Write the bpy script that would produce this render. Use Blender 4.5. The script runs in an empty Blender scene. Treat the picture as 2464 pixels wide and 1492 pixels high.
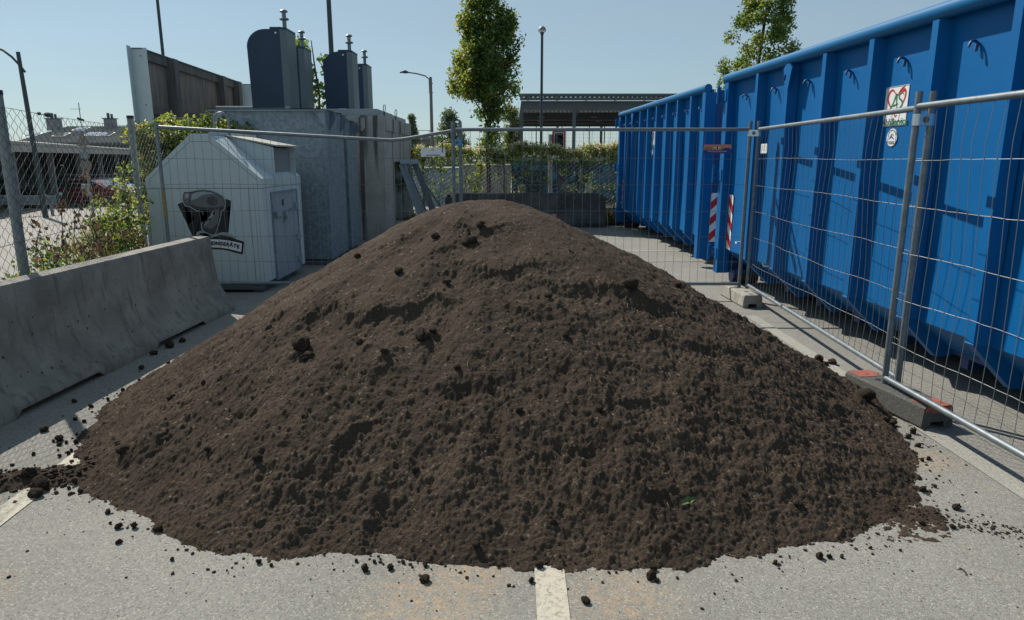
import bpy, bmesh, math, random
import numpy as np
from mathutils import Vector, Matrix, Euler
S = bpy.context.scene
COL = S.collection
random.seed(7)
RNG = np.random.default_rng(11)
PI = math.pi
# ------------------------------------------------------------------ camera, sky, sun
cd = bpy.data.cameras.new('camera'); cam = bpy.data.objects.new('camera', cd); COL.objects.link(cam)
cam.location = (0, 0, 1.63); cam.rotation_euler = (math.radians(90-12.4338), 0, 0)
cd.sensor_width = 36; cd.sensor_fit = 'HORIZONTAL'; cd.lens = 36*1660/2463
cd.clip_start = 0.05; cd.clip_end = 2000
S.camera = cam
W = bpy.data.worlds.new('World'); S.world = W; W.use_nodes = True
wn = W.node_tree.nodes; sky = wn.new('ShaderNodeTexSky'); sky.sky_type = 'NISHITA'; sky.sun_disc = False
SUNEL = math.radians(46.1); SUNAZ = math.radians(-40.1)
sky.sun_elevation = SUNEL; sky.sun_rotation = SUNAZ
sky.altitude = 300; sky.air_density = 1.0; sky.dust_density = .6; sky.ozone_density = 2.0
hs = wn.new('ShaderNodeHueSaturation'); hs.inputs['Saturation'].default_value = .78; W.node_tree.links.new(sky.outputs[0], hs.inputs['Color'])
tint = wn.new('ShaderNodeMix'); tint.data_type = 'RGBA'; tint.blend_type = 'MULTIPLY'; tint.inputs[0].default_value = 1; tint.inputs[7].default_value = (.86, 1.0, 1.04, 1)
pale = wn.new('ShaderNodeMix'); pale.data_type = 'RGBA'; pale.inputs[0].default_value = .42; pale.inputs[7].default_value = (4.5, 5.9, 6.7, 1)   # thin summer haze in the air
W.node_tree.links.new(hs.outputs[0], tint.inputs[6]); W.node_tree.links.new(tint.outputs[2], pale.inputs[6]); W.node_tree.links.new(pale.outputs[2], wn['Background'].inputs[0])
tcw = wn.new('ShaderNodeTexCoord'); mpw = wn.new('ShaderNodeMapping'); mpw.inputs['Scale'].default_value = (1.5, 1.5, 6); nzw = wn.new('ShaderNodeTexNoise'); nzw.inputs['Scale'].default_value = 1.6; nzw.inputs['Detail'].default_value = 7
rmw = wn.new('ShaderNodeMapRange'); rmw.inputs[1].default_value = .35; rmw.inputs[2].default_value = .75; rmw.inputs[3].default_value = .36; rmw.inputs[4].default_value = .62
WL = W.node_tree.links; WL.new(tcw.outputs['Generated'], mpw.inputs[0]); WL.new(mpw.outputs[0], nzw.inputs['Vector']); WL.new(nzw.outputs['Fac'], rmw.inputs[0]); WL.new(rmw.outputs[0], pale.inputs[0])
wn['Background'].inputs[1].default_value = 0.076
sd = bpy.data.lights.new('sun', 'SUN'); sd.energy = 5.0; sd.angle = math.radians(0.53); sd.color = (1.0, 0.93, 0.82)
sun = bpy.data.objects.new('sun', sd); COL.objects.link(sun)
sun.rotation_euler = Vector((0.62, -0.735, -1.0)).to_track_quat('-Z', 'Y').to_euler()
S.view_settings.view_transform = 'Standard'; S.view_settings.look = 'None'
S.view_settings.exposure = 0.19; S.view_settings.gamma = 1
S.cycles.max_bounces = 8; S.cycles.transparent_max_bounces = 12

# ------------------------------------------------------------------ helpers
class MB:
    """collects shapes and links them as one mesh object"""
    def __init__(self): self.v = []; self.f = []; self.m = []; self.cur = 0
    def add(self, vs, fs):
        b = len(self.v); self.v += [tuple(p) for p in vs]
        self.f += [[b+i for i in f] for f in fs]; self.m += [self.cur]*len(fs)
        return self
    def box(self, x0, x1, y0, y1, z0, z1, M=None, bev=0):
        if bev > 0:
            bm = bmesh.new(); bmesh.ops.create_cube(bm, size=1)
            for q in bm.verts: q.co = Vector(((x0+x1)/2+q.co.x*(x1-x0), (y0+y1)/2+q.co.y*(y1-y0), (z0+z1)/2+q.co.z*(z1-z0)))
            bmesh.ops.bevel(bm, geom=bm.edges[:], offset=bev, segments=2, affect='EDGES', profile=.6)
            if M: bm.transform(M)
            bm.verts.index_update()
            self.add([q.co for q in bm.verts], [[q.index for q in f.verts] for f in bm.faces]); bm.free(); return self
        vs = [Vector(p) for p in ((x0,y0,z0),(x1,y0,z0),(x1,y1,z0),(x0,y1,z0),(x0,y0,z1),(x1,y0,z1),(x1,y1,z1),(x0,y1,z1))]
        if M: vs = [M @ p for p in vs]
        return self.add(vs, [(0,3,2,1),(4,5,6,7),(0,1,5,4),(1,2,6,5),(2,3,7,6),(3,0,4,7)])
    def tube(self, pts, r, n=10, cap=True, rs=None):
        pts = [Vector(p) for p in pts]; k = len(pts); vs = []; prev = None
        for i, p in enumerate(pts):
            d = (pts[min(i+1, k-1)]-pts[max(i-1, 0)]).normalized()
            if prev is None:
                a = Vector((0,0,1)) if abs(d.z) < .9 else Vector((1,0,0)); u = d.cross(a).normalized()
            else: u = (prev - d*prev.dot(d)).normalized()
            prev = u; w = d.cross(u); rr = rs[i] if rs else r
            for j in range(n):
                t = 2*PI*j/n; vs.append(p+u*(rr*math.cos(t))+w*(rr*math.sin(t)))
        fs = [(i*n+j, i*n+(j+1)%n, (i+1)*n+(j+1)%n, (i+1)*n+j) for i in range(k-1) for j in range(n)]
        if cap: fs += [tuple(range(n-1, -1, -1)), tuple((k-1)*n+j for j in range(n))]
        return self.add(vs, fs)
    def lathe(self, prof, c=(0,0,0), n=20, axis='z'):
        vs = []
        for (r, z) in prof:
            for j in range(n):
                t = 2*PI*j/n; a, b = r*math.cos(t), r*math.sin(t)
                q = (a, b, z) if axis == 'z' else ((z, a, b) if axis == 'x' else (a, z, b))
                vs.append((q[0]+c[0], q[1]+c[1], q[2]+c[2]))
        k = len(prof)
        fs = [(i*n+j, i*n+(j+1)%n, (i+1)*n+(j+1)%n, (i+1)*n+j) for i in range(k-1) for j in range(n)]
        fs += [tuple(range(n-1, -1, -1)), tuple((k-1)*n+j for j in range(n))]
        return self.add(vs, fs)
    def prism(self, poly, a, b, axis='y'):
        """poly of 2d points extruded from a to b along the axis"""
        def P(p, t):
            return {'y': (p[0], t, p[1]), 'x': (t, p[0], p[1]), 'z': (p[0], p[1], t)}[axis]
        n = len(poly)
        return self.add([P(p, a) for p in poly]+[P(p, b) for p in poly],
                        [tuple(range(n)), tuple(range(2*n-1, n-1, -1))]+[(i, n+i, n+(i+1)%n, (i+1)%n) for i in range(n)])
    def quad(self, a, b, c, d): return self.add([a, b, c, d], [(0,1,2,3)])
    def build(self, name, mats, parent=None, smooth=False, loc=None, auto=None, fix=True):
        me = bpy.data.meshes.new(name); me.from_pydata(self.v, [], self.f)
        mats = mats if isinstance(mats, (list, tuple)) else [mats]
        for m in mats: me.materials.append(m)
        me.polygons.foreach_set('material_index', self.m)
        if fix and len(self.f) < 60000:
            bm = bmesh.new(); bm.from_mesh(me); bmesh.ops.recalc_face_normals(bm, faces=bm.faces[:]); bm.to_mesh(me); bm.free()
        if smooth:
            me.polygons.foreach_set('use_smooth', [True]*len(me.polygons))
            try: me.set_sharp_from_angle(angle=math.radians(auto if auto else 40))
            except Exception: pass
        me.update()
        o = bpy.data.objects.new(name, me); COL.objects.link(o)
        if parent: o.parent = parent
        if loc: o.location = loc
        return o
def npmesh(name, V, F, mat, parent=None, smooth=False):
    me = bpy.data.meshes.new(name); V = np.ascontiguousarray(V, np.float32); F = np.ascontiguousarray(F, np.int32); k = F.shape[1]
    me.vertices.add(len(V)); me.vertices.foreach_set('co', V.ravel())
    me.loops.add(F.size); me.loops.foreach_set('vertex_index', F.ravel())
    me.polygons.add(len(F)); me.polygons.foreach_set('loop_start', np.arange(0, F.size, k, dtype=np.int32))
    if smooth: me.polygons.foreach_set('use_smooth', np.ones(len(F), bool))
    me.update(calc_edges=True); me.validate()
    for m in (mat if isinstance(mat, (list, tuple)) else [mat]): me.materials.append(m)
    o = bpy.data.objects.new(name, me); COL.objects.link(o)
    if parent: o.parent = parent
    return o
def tag(o, label, cat, group=None):
    o['label'] = label; o['category'] = cat
    if group: o['group'] = group
    return o
def thing(name, label, cat, loc=(0,0,0), rz=0, group=None):
    o = bpy.data.objects.new(name, None); COL.objects.link(o); o.location = loc; o.rotation_euler = (0,0,rz)
    o.empty_display_size = .2
    return tag(o, label, cat, group)
def kind(o, k): o['kind'] = k; return o
def copy_tree(root, loc, rz=None, label=None, group=None):
    r = root.copy(); COL.objects.link(r); r.location = loc
    if rz is not None: r.rotation_euler = (0,0,rz)
    if label: r['label'] = label
    if group: r['group'] = group
    for ch in root.children:
        c = ch.copy(); COL.objects.link(c); c.parent = r
        for g in ch.children:
            d = g.copy(); COL.objects.link(d); d.parent = c
    return r

# ------------------------------------------------------------------ materials
def mat(name, col, rough=.6, metal=0, col2=None, scale=8, detail=5, bump=0, bscale=60, lo=.35, hi=.65, spec=.5, kind_='noise', stretch=None, streak=None, coat=0, dist=0.01, transl=None, island=None, pits=None):
    m = bpy.data.materials.new(name); m.use_nodes = True; nt = m.node_tree; N = nt.nodes; L = nt.links
    b = N['Principled BSDF']; b.inputs['Roughness'].default_value = rough; b.inputs['Metallic'].default_value = metal
    b.inputs['Specular IOR Level'].default_value = spec; b.inputs['Base Color'].default_value = (*col, 1)
    if coat: b.inputs['Coat Weight'].default_value = coat; b.inputs['Coat Roughness'].default_value = .15
    tc = N.new('ShaderNodeTexCoord'); mp = N.new('ShaderNodeMapping'); L.new(tc.outputs['Object'], mp.inputs[0])
    if stretch: mp.inputs['Scale'].default_value = stretch
    out = None
    if col2 is not None:
        if kind_ == 'noise':
            t = N.new('ShaderNodeTexNoise'); t.inputs['Scale'].default_value = scale; t.inputs['Detail'].default_value = detail; t.inputs['Roughness'].default_value = .62; f = t.outputs['Fac']
        else:
            t = N.new('ShaderNodeTexVoronoi'); t.inputs['Scale'].default_value = scale
            sp = N.new('ShaderNodeSeparateColor'); L.new(t.outputs['Color'], sp.inputs[0]); f = sp.outputs[0]
        L.new(mp.outputs[0], t.inputs['Vector'])
        r = N.new('ShaderNodeMapRange'); r.inputs[1].default_value = lo; r.inputs[2].default_value = hi; L.new(f, r.inputs[0])
        mx = N.new('ShaderNodeMix'); mx.data_type = 'RGBA'; mx.inputs[6].default_value = (*col, 1); mx.inputs[7].default_value = (*col2, 1)
        L.new(r.outputs[0], mx.inputs[0]); out = mx.outputs[2]
    if streak:
        sc, lo2, hi2, cs, am = streak
        mp2 = N.new('ShaderNodeMapping'); mp2.inputs['Scale'].default_value = sc; L.new(tc.outputs['Object'], mp2.inputs[0])
        t2 = N.new('ShaderNodeTexNoise'); t2.inputs['Scale'].default_value = 1; t2.inputs['Detail'].default_value = 6; L.new(mp2.outputs[0], t2.inputs['Vector'])
        r2 = N.new('ShaderNodeMapRange'); r2.inputs[1].default_value = lo2; r2.inputs[2].default_value = hi2; r2.inputs[4].default_value = am; L.new(t2.outputs['Fac'], r2.inputs[0])
        mx2 = N.new('ShaderNodeMix'); mx2.data_type = 'RGBA'; mx2.inputs[7].default_value = (*cs, 1); L.new(r2.outputs[0], mx2.inputs[0])
        if out: L.new(out, mx2.inputs[6])
        else: mx2.inputs[6].default_value = (*col, 1)
        out = mx2.outputs[2]
    if island:
        g = N.new('ShaderNodeNewGeometry'); rp = N.new('ShaderNodeValToRGB'); cr = rp.color_ramp
        while len(cr.elements) < len(island): cr.elements.new(.5)
        for e, (p, c) in zip(cr.elements, island): e.position = p; e.color = (*c, 1)
        L.new(g.outputs['Random Per Island'], rp.inputs[0]); out = rp.outputs[0]
    if pits:      # scattered small spots: air holes in concrete, chips in paint
        ps, pr, pc = pits
        vp = N.new('ShaderNodeTexVoronoi'); vp.inputs['Scale'].default_value = ps; L.new(tc.outputs['Object'], vp.inputs['Vector'])
        sp_ = N.new('ShaderNodeSeparateColor'); L.new(vp.outputs['Color'], sp_.inputs[0])
        rr_ = N.new('ShaderNodeMath'); rr_.operation = 'MULTIPLY'; rr_.inputs[1].default_value = pr; L.new(sp_.outputs[0], rr_.inputs[0])
        lt = N.new('ShaderNodeMath'); lt.operation = 'LESS_THAN'; L.new(vp.outputs['Distance'], lt.inputs[0]); L.new(rr_.outputs[0], lt.inputs[1])
        mx3 = N.new('ShaderNodeMix'); mx3.data_type = 'RGBA'; mx3.inputs[7].default_value = (*pc, 1); L.new(lt.outputs[0], mx3.inputs[0]); L.new(out, mx3.inputs[6]); out = mx3.outputs[2]
    if out: L.new(out, b.inputs['Base Color'])
    if bump:
        tb = N.new('ShaderNodeTexNoise'); tb.inputs['Scale'].default_value = bscale; tb.inputs['Detail'].default_value = 6; L.new(tc.outputs['Object'], tb.inputs['Vector'])
        bp = N.new('ShaderNodeBump'); bp.inputs['Strength'].default_value = bump; bp.inputs['Distance'].default_value = dist
        L.new(tb.outputs['Fac'], bp.inputs['Height']); L.new(bp.outputs[0], b.inputs['Normal'])
    if transl:
        tr = N.new('ShaderNodeBsdfTranslucent'); ms = N.new('ShaderNodeMixShader'); ms.inputs[0].default_value = transl
        hs = N.new('ShaderNodeHueSaturation'); hs.inputs['Saturation'].default_value = 1.1; hs.inputs['Value'].default_value = 2.9; hs.inputs['Hue'].default_value = (.5 if 'dry' in name else .488)
        L.new(out, hs.inputs['Color']); L.new(hs.outputs[0], tr.inputs['Color'])
        L.new(b.outputs[0], ms.inputs[1]); L.new(tr.outputs[0], ms.inputs[2]); L.new(ms.outputs[0], N['Material Output'].inputs[0])
    return m
M = {}
M['blue'] = mat('blue_paint', (.0003,.106,.315), .5, 0, (.0008,.122,.35), 1.3, bump=.10, bscale=5, lo=.3, hi=.7, dist=.02, spec=.22, streak=((26,26,.9), .68, .78, (.07,.20,.38), .15), pits=(5.5, .045, (.10,.06,.045)))
M['bluerail'] = mat('rail_paint', (.001,.112,.28), .45, 0, (.002,.122,.30), 2, spec=.3)
M['navy'] = mat('navy_frame_paint', (.008,.05,.17), .5, 0, (.012,.06,.19), 3)
M['steel'] = mat('galvanised_tube', (.14,.17,.19), .5, .45, (.21,.24,.26), 22, bump=.12, bscale=90, dist=.003, streak=((30,30,5), .66, .75, (.26,.18,.12), .5))
M['wire'] = mat('galvanised_wire', (.16,.18,.19), .5, .4)
M['dwire'] = mat('green_coated_wire', (.02,.045,.04), .45)
M['galv'] = mat('spangled_zinc', (.15,.20,.24), .5, .3, (.24,.29,.33), 26, kind_='voronoi', lo=.1, hi=.9, streak=((4,4,.5), .5, .75, (.11,.15,.18), .35))
M['galvd'] = mat('dull_zinc', (.24,.30,.35), .55, .3, (.31,.37,.42), 5, streak=((12,12,.6), .55, .75, (.15,.18,.21), .5))
M['conc'] = mat('weathered_concrete', (.26,.248,.225), .9, 0, (.155,.148,.135), 3.2, detail=10, bump=.5, bscale=45, lo=.38, hi=.66, dist=.012, streak=((17,17,2.2), .52, .70, (.075,.073,.07), .65), pits=(14, .17, (.05,.045,.04)))
M['concd'] = mat('dark_concrete', (.095,.095,.093), .92, 0, (.045,.046,.047), 3.2, detail=9, bump=.6, bscale=40, lo=.35, hi=.65, dist=.015, streak=((5,5,9), .63, .72, (.17,.17,.165), .5))
M['concl'] = mat('light_concrete', (.40,.39,.36), .85, 0, (.30,.29,.27), 3, detail=8, bump=.3, bscale=50, streak=((5.5,5.5,.22), .56, .64, (.045,.04,.035), .85))
M['footc'] = mat('foot_concrete', (.34,.33,.29), .9, 0, (.24,.23,.20), 7, detail=8, bump=.5, bscale=70, dist=.006)
M['footr'] = mat('recycled_rubber', (.06,.062,.058), .85, 0, (.12,.12,.11), 60, detail=5, bump=.8, bscale=90, lo=.45, hi=.75, dist=.006)
M['redp'] = mat('worn_red_paint', (.30,.085,.055), .8, 0, (.10,.06,.05), 30, detail=7, lo=.5, hi=.62)
M['white'] = mat('grey_white_sheet', (.43,.50,.53), .4, 0, (.47,.54,.56), 2, spec=.5)
M['whitep'] = mat('white_sheet', (.74,.76,.76), .45)
M['black'] = mat('black_print', (.012,.012,.014), .5)
M['g1'] = mat('dark_grey_print', (.045,.045,.05), .5); M['g2'] = mat('mid_grey_print', (.125,.13,.14), .5); M['g3'] = mat('light_grey_print', (.30,.34,.37), .5)
M['red'] = mat('red_print', (.50,.02,.02), .45); M['green'] = mat('green_print', (.02,.19,.09), .5); M['orange'] = mat('orange_print', (.62,.24,.10), .5); M['dblue'] = mat('blue_print', (.03,.05,.20), .5)
M['pink'] = mat('faded_pink_print', (.66,.40,.42), .5); M['txtg'] = mat('grey_green_print', (.06,.11,.10), .5)
M['tower'] = mat('dark_blue_sheet', (.018,.040,.072), .5, 0, (.022,.047,.082), 2, spec=.4)
M['towerl'] = mat('grey_sheet', (.11,.14,.15), .5, 0, (.13,.16,.17), 1.5)
M['wood'] = mat('weathered_wood', (.27,.22,.18), .85, 0, (.14,.135,.13), 2.2, detail=9, bump=.6, bscale=20, lo=.35, hi=.62, dist=.01, stretch=(6,6,.7), streak=((7,7,.6), .58, .72, (.38,.19,.085), .6))
M['woodd'] = mat('dark_wood_post', (.17,.155,.14), .85, 0, (.09,.086,.084), 2.5, detail=9, bump=.7, bscale=18, lo=.35, hi=.62, dist=.01, stretch=(9,9,.8))
M['rust'] = mat('rusty_steel', (.06,.04,.035), .8, .3, (.14,.06,.035), 12)
M['bark'] = mat('bark', (.075,.062,.052), .9, 0, (.035,.03,.027), 14, bump=.8, bscale=30, stretch=(3,3,.7))
M['pole'] = mat('dark_pole_paint', (.035,.055,.065), .5, .2); M['polel'] = mat('weathered_pole', (.16,.155,.14), .6, .2)
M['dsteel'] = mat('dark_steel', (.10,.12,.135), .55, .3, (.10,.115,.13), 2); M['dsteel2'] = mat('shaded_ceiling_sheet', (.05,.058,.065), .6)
M['roof'] = mat('grey_fibre_roof', (.30,.28,.25), .85, 0, (.22,.21,.19), .6, detail=8)
M['wallg'] = mat('grey_wall', (.22,.24,.26), .8, 0, (.18,.20,.22), .5); M['fascia'] = mat('fascia', (.34,.34,.32), .7, 0, (.26,.26,.25), .7)
M['glass'] = mat('window_glass', (.03,.04,.045), .08, 0, spec=.8); M['skyl'] = mat('skylight_glass', (.72,.76,.78), .06, .9)
M['carred'] = mat('red_car_paint', (.24,.012,.02), .3, 0, coat=.8); M['cardark'] = mat('dark_car_paint', (.02,.028,.035), .3, 0, coat=.8); M['carlight'] = mat('pale_blue_car_paint', (.28,.36,.42), .3, 0, coat=.8)
M['tyre'] = mat('tyre', (.02,.02,.02), .85); M['rim'] = mat('rim', (.30,.31,.32), .35, .8); M['lampg'] = mat('lamp_glass', (.6,.6,.58), .2)
M['beige'] = mat('beige_concrete', (.46,.42,.33), .85, 0, (.38,.34,.27), 9)
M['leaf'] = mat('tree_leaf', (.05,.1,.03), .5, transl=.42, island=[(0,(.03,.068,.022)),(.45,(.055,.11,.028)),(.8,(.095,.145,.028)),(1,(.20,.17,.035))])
M['leafy'] = mat('yellow_and_sunlit_leaf', (.1,.12,.03), .5, transl=.42, island=[(0,(.065,.11,.025)),(.4,(.13,.18,.035)),(.8,(.24,.24,.055)),(1,(.32,.25,.07))])  # yellow green leaves, also the brighter copy that paints sunlight on foliage
M['vine'] = mat('vine_leaf', (.05,.1,.03), .5, transl=.42, island=[(0,(.028,.055,.018)),(.5,(.06,.105,.028)),(.85,(.12,.155,.04)),(1,(.22,.21,.05))])
M['far'] = mat('far_leaf', (.05,.1,.03), .6, transl=.3, island=[(0,(.07,.105,.065)),(.6,(.10,.14,.08)),(1,(.15,.18,.10))])
M['cream'] = mat('cream_blossom', (.45,.42,.30), .7, transl=.3, island=[(0,(.36,.31,.18)),(.6,(.52,.47,.32)),(1,(.70,.66,.52))])
M['dry'] = mat('dry_leaf', (.12,.06,.03), .7, transl=.25, island=[(0,(.04,.026,.02)),(.6,(.085,.05,.035)),(1,(.16,.085,.045))])
M['straw'] = mat('dry_grass', (.3,.25,.1), .7, transl=.3, island=[(0,(.10,.11,.04)),(.6,(.22,.19,.08)),(1,(.33,.27,.13))])

def ground_mat(name, dirtramp=True, a=(.205,.203,.185), b_=(.272,.268,.244), dark=(.075,.074,.066), light=(.46,.45,.40), marking=False, worn=.8):
    m = bpy.data.materials.new(name); m.use_nodes = True; nt = m.node_tree; N = nt.nodes; L = nt.links; b = N['Principled BSDF']
    b.inputs['Roughness'].default_value = .88; b.inputs['Specular IOR Level'].default_value = .35
    tc = N.new('ShaderNodeTexCoord')
    def noise(sc, det=6, ro=.6):
        t = N.new('ShaderNodeTexNoise'); t.inputs['Scale'].default_value = sc; t.inputs['Detail'].default_value = det; t.inputs['Roughness'].default_value = ro; L.new(tc.outputs['Object'], t.inputs['Vector']); return t.outputs['Fac']
    def ramp(f, lo, hi, o0=0, o1=1):
        r = N.new('ShaderNodeMapRange'); r.inputs[1].default_value = lo; r.inputs[2].default_value = hi; r.inputs[3].default_value = o0; r.inputs[4].default_value = o1; L.new(f, r.inputs[0]); return r.outputs[0]
    def mix(f, c1, c2):
        x = N.new('ShaderNodeMix'); x.data_type = 'RGBA'; L.new(f, x.inputs[0])
        for s_, c in ((6, c1), (7, c2)):
            if isinstance(c, tuple): x.inputs[s_].default_value = (*c, 1)
            else: L.new(c, x.inputs[s_])
        return x.outputs[2]
    base = mix(ramp(noise(.9, 8, .65), .35, .65), a, b_)
    v = N.new('ShaderNodeTexVoronoi'); v.inputs['Scale'].default_value = 140; L.new(tc.outputs['Object'], v.inputs['Vector'])
    sp = N.new('ShaderNodeSeparateColor'); L.new(v.outputs['Color'], sp.inputs[0])
    c = mix(ramp(sp.outputs[0], .72, .95, 0, .45), base, light)          # pale stones in the binder
    c = mix(ramp(sp.outputs[1], .70, .95, 0, .5), c, dark)
    v2 = N.new('ShaderNodeTexVoronoi'); v2.feature = 'DISTANCE_TO_EDGE'; v2.inputs['Scale'].default_value = 140; L.new(tc.outputs['Object'], v2.inputs['Vector'])
    c = mix(ramp(v2.outputs['Distance'], .0, .12, .4, 0), c, dark)
    c = mix(ramp(noise(160, 3), .60, .72, 0, .5), c, dark)
    if dirtramp:
        nw = N.new('ShaderNodeTexNoise'); nw.inputs['Scale'].default_value = 2.5; nw.inputs['Detail'].default_value = 6; L.new(tc.outputs['Object'], nw.inputs['Vector'])
        ad = N.new('ShaderNodeMix'); ad.data_type = 'VECTOR'; ad.inputs[0].default_value = .22; L.new(tc.outputs['Object'], ad.inputs[4]); L.new(nw.outputs['Color'], ad.inputs[5])
        vc = N.new('ShaderNodeTexVoronoi'); vc.feature = 'DISTANCE_TO_EDGE'; vc.inputs['Scale'].default_value = .75; L.new(ad.outputs[1], vc.inputs['Vector'])
        mc = N.new('ShaderNodeMath'); mc.operation = 'MULTIPLY'; L.new(ramp(vc.outputs['Distance'], .0, .0045, 1, 0), mc.inputs[0]); L.new(ramp(noise(1.1, 3), .58, .68, 0, .22), mc.inputs[1])
        c = mix(mc.outputs[0], c, (.06,.06,.055))      # hairline cracks
        c = mix(ramp(noise(3.2, 8, .75), .60, .72, 0, .35), c, (.12,.11,.095))      # trodden soil
        c = mix(ramp(noise(1.7, 5, .7), .62, .80, 0, .45), c, (.33,.22,.12))   # rusty stains
        c = mix(ramp(noise(.35, 6, .7), .52, .75, 0, .4), c, (.15,.148,.14))
        for (sx, sy, rr) in ((-.32,2.28,.34),(-.12,2.5,.2),(.42,2.33,.30),(2.05,2.1,.25),(2.3,3.55,.22),(-2.1,2.3,.25)):   # rusty patches in the surface
            vd = N.new('ShaderNodeVectorMath'); vd.operation = 'DISTANCE'; L.new(tc.outputs['Object'], vd.inputs[0]); vd.inputs[1].default_value = (sx, sy, 0)
            mm = N.new('ShaderNodeMath'); mm.operation = 'MULTIPLY'; L.new(ramp(vd.outputs['Value'], rr, rr*.2), mm.inputs[0]); L.new(ramp(noise(24, 6, .7), .42, .68, 0, .65), mm.inputs[1])
            c = mix(mm.outputs[0], c, (.42,.27,.14))
    if marking:
        c2 = mix(ramp(noise(38, 8, .75), .50, .64, .12, .9), (.50,.47,.38), c); c = c2
    L.new(c, b.inputs['Base Color'])
    bp = N.new('ShaderNodeBump'); bp.inputs['Strength'].default_value = .55; bp.inputs['Distance'].default_value = .004
    L.new(v2.outputs['Distance'], bp.inputs['Height'])
    bp2 = N.new('ShaderNodeBump'); bp2.inputs['Strength'].default_value = .5; bp2.inputs['Distance'].default_value = .006
    L.new(noise(90, 4), bp2.inputs['Height']); L.new(bp.outputs[0], bp2.inputs['Normal']); L.new(bp2.outputs[0], b.inputs['Normal'])
    return m
M['asphalt'] = ground_mat('old_asphalt'); M['paint'] = ground_mat('worn_line_paint', marking=True)
M['paintf'] = ground_mat('faded_line_paint', a=(.30,.292,.26), b_=(.37,.36,.32), dark=(.13,.13,.12))
M['road'] = ground_mat('pale_road', a=(.27,.26,.245), b_=(.33,.32,.30))

def soil_mat():
    m = bpy.data.materials.new('dark_soil'); m.use_nodes = True; nt = m.node_tree; N = nt.nodes; L = nt.links; b = N['Principled BSDF']
    b.inputs['Roughness'].default_value = .95; b.inputs['Specular IOR Level'].default_value = .15
    tc = N.new('ShaderNodeTexCoord')
    def noise(sc, det=6, ro=.6):
        t = N.new('ShaderNodeTexNoise'); t.inputs['Scale'].default_value = sc; t.inputs['Detail'].default_value = det; t.inputs['Roughness'].default_value = ro; L.new(tc.outputs['Object'], t.inputs['Vector']); return t.outputs['Fac']
    def ramp(f, lo, hi, o0=0, o1=1):
        r = N.new('ShaderNodeMapRange'); r.inputs[1].default_value = lo; r.inputs[2].default_value = hi; r.inputs[3].default_value = o0; r.inputs[4].default_value = o1; L.new(f, r.inputs[0]); return r.outputs[0]
    def mix(f, c1, c2):
        x = N.new('ShaderNodeMix'); x.data_type = 'RGBA'; L.new(f, x.inputs[0])
        for s_, c in ((6, c1), (7, c2)):
            if isinstance(c, tuple): x.inputs[s_].default_value = (*c, 1)
            else: L.new(c, x.inputs[s_])
        return x.outputs[2]
    c = mix(ramp(noise(2.2, 8, .7), .36, .66), (.058,.043,.032), (.092,.069,.051))
    c = mix(ramp(noise(85, 7, .75), .46, .62, 0, .65), c, (.028,.021,.016))
    v = N.new('ShaderNodeTexVoronoi'); v.inputs['Scale'].default_value = 85; L.new(tc.outputs['Object'], v.inputs['Vector'])
    sp = N.new('ShaderNodeSeparateColor'); L.new(v.outputs['Color'], sp.inputs[0])
    c = mix(ramp(sp.outputs[0], .975, .985, 0, .7), c, (.20,.165,.12))
    L.new(c, b.inputs['Base Color'])
    bp = N.new('ShaderNodeBump'); bp.inputs['Strength'].default_value = 1.0; bp.inputs['Distance'].default_value = .013; L.new(noise(100, 9, .75), bp.inputs['Height'])
    v3 = N.new('ShaderNodeTexVoronoi'); v3.inputs['Scale'].default_value = 95; v3.feature = 'SMOOTH_F1'; L.new(tc.outputs['Object'], v3.inputs['Vector'])
    inv = ramp(v3.outputs['Distance'], 0, .8, 1, 0)
    bp2 = N.new('ShaderNodeBump'); bp2.inputs['Strength'].default_value = .5; bp2.inputs['Distance'].default_value = .006
    L.new(inv, bp2.inputs['Height']); L.new(bp.outputs[0], bp2.inputs['Normal']); L.new(bp2.outputs[0], b.inputs['Normal'])
    return m
M['soil'] = soil_mat()

# ------------------------------------------------------------------ ground
FA = Vector((-3.81, 5.4)); FD = Vector((-0.73, 3.2)).normalized()        # line of the chain-link fence on the left
def ground_z(x, y):
    d = (x-FA.x)*(-FD.y)+(y-FA.y)*FD.x        # distance to the left of the chain-link fence
    a = max(0., min(1., (d-.4)/22.)); b = max(0., min(1., (y-18.6)/22.))
    s = lambda t: t*t*(3-2*t)
    return -1.05*max(s(a), s(b)*.95)
def grid_mesh(name, xs, ys, m, fz, test=None):
    X, Y = np.meshgrid(xs, ys); V = np.array([[x, y, fz(x, y)] for x, y in zip(X.ravel(), Y.ravel())])
    nx = len(xs); F = []
    for j in range(len(ys)-1):
        for i in range(nx-1):
            if test and not test((xs[i]+xs[i+1])/2, (ys[j]+ys[j+1])/2): continue
            F.append((j*nx+i, j*nx+i+1, (j+1)*nx+i+1, (j+1)*nx+i))
    return npmesh(name, V, np.array(F), m, smooth=True)
xs = np.concatenate([[-600,-300,-150,-90], np.arange(-70, 20, 1.0), [25,35,60,120,300,600]])
ys = np.concatenate([[-60,-20,-8], np.arange(-4, 60, 1.0), [70,90,130,250,600,1200]])
kind(grid_mesh('ground', xs, ys, M['asphalt'], ground_z), 'structure')
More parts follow.
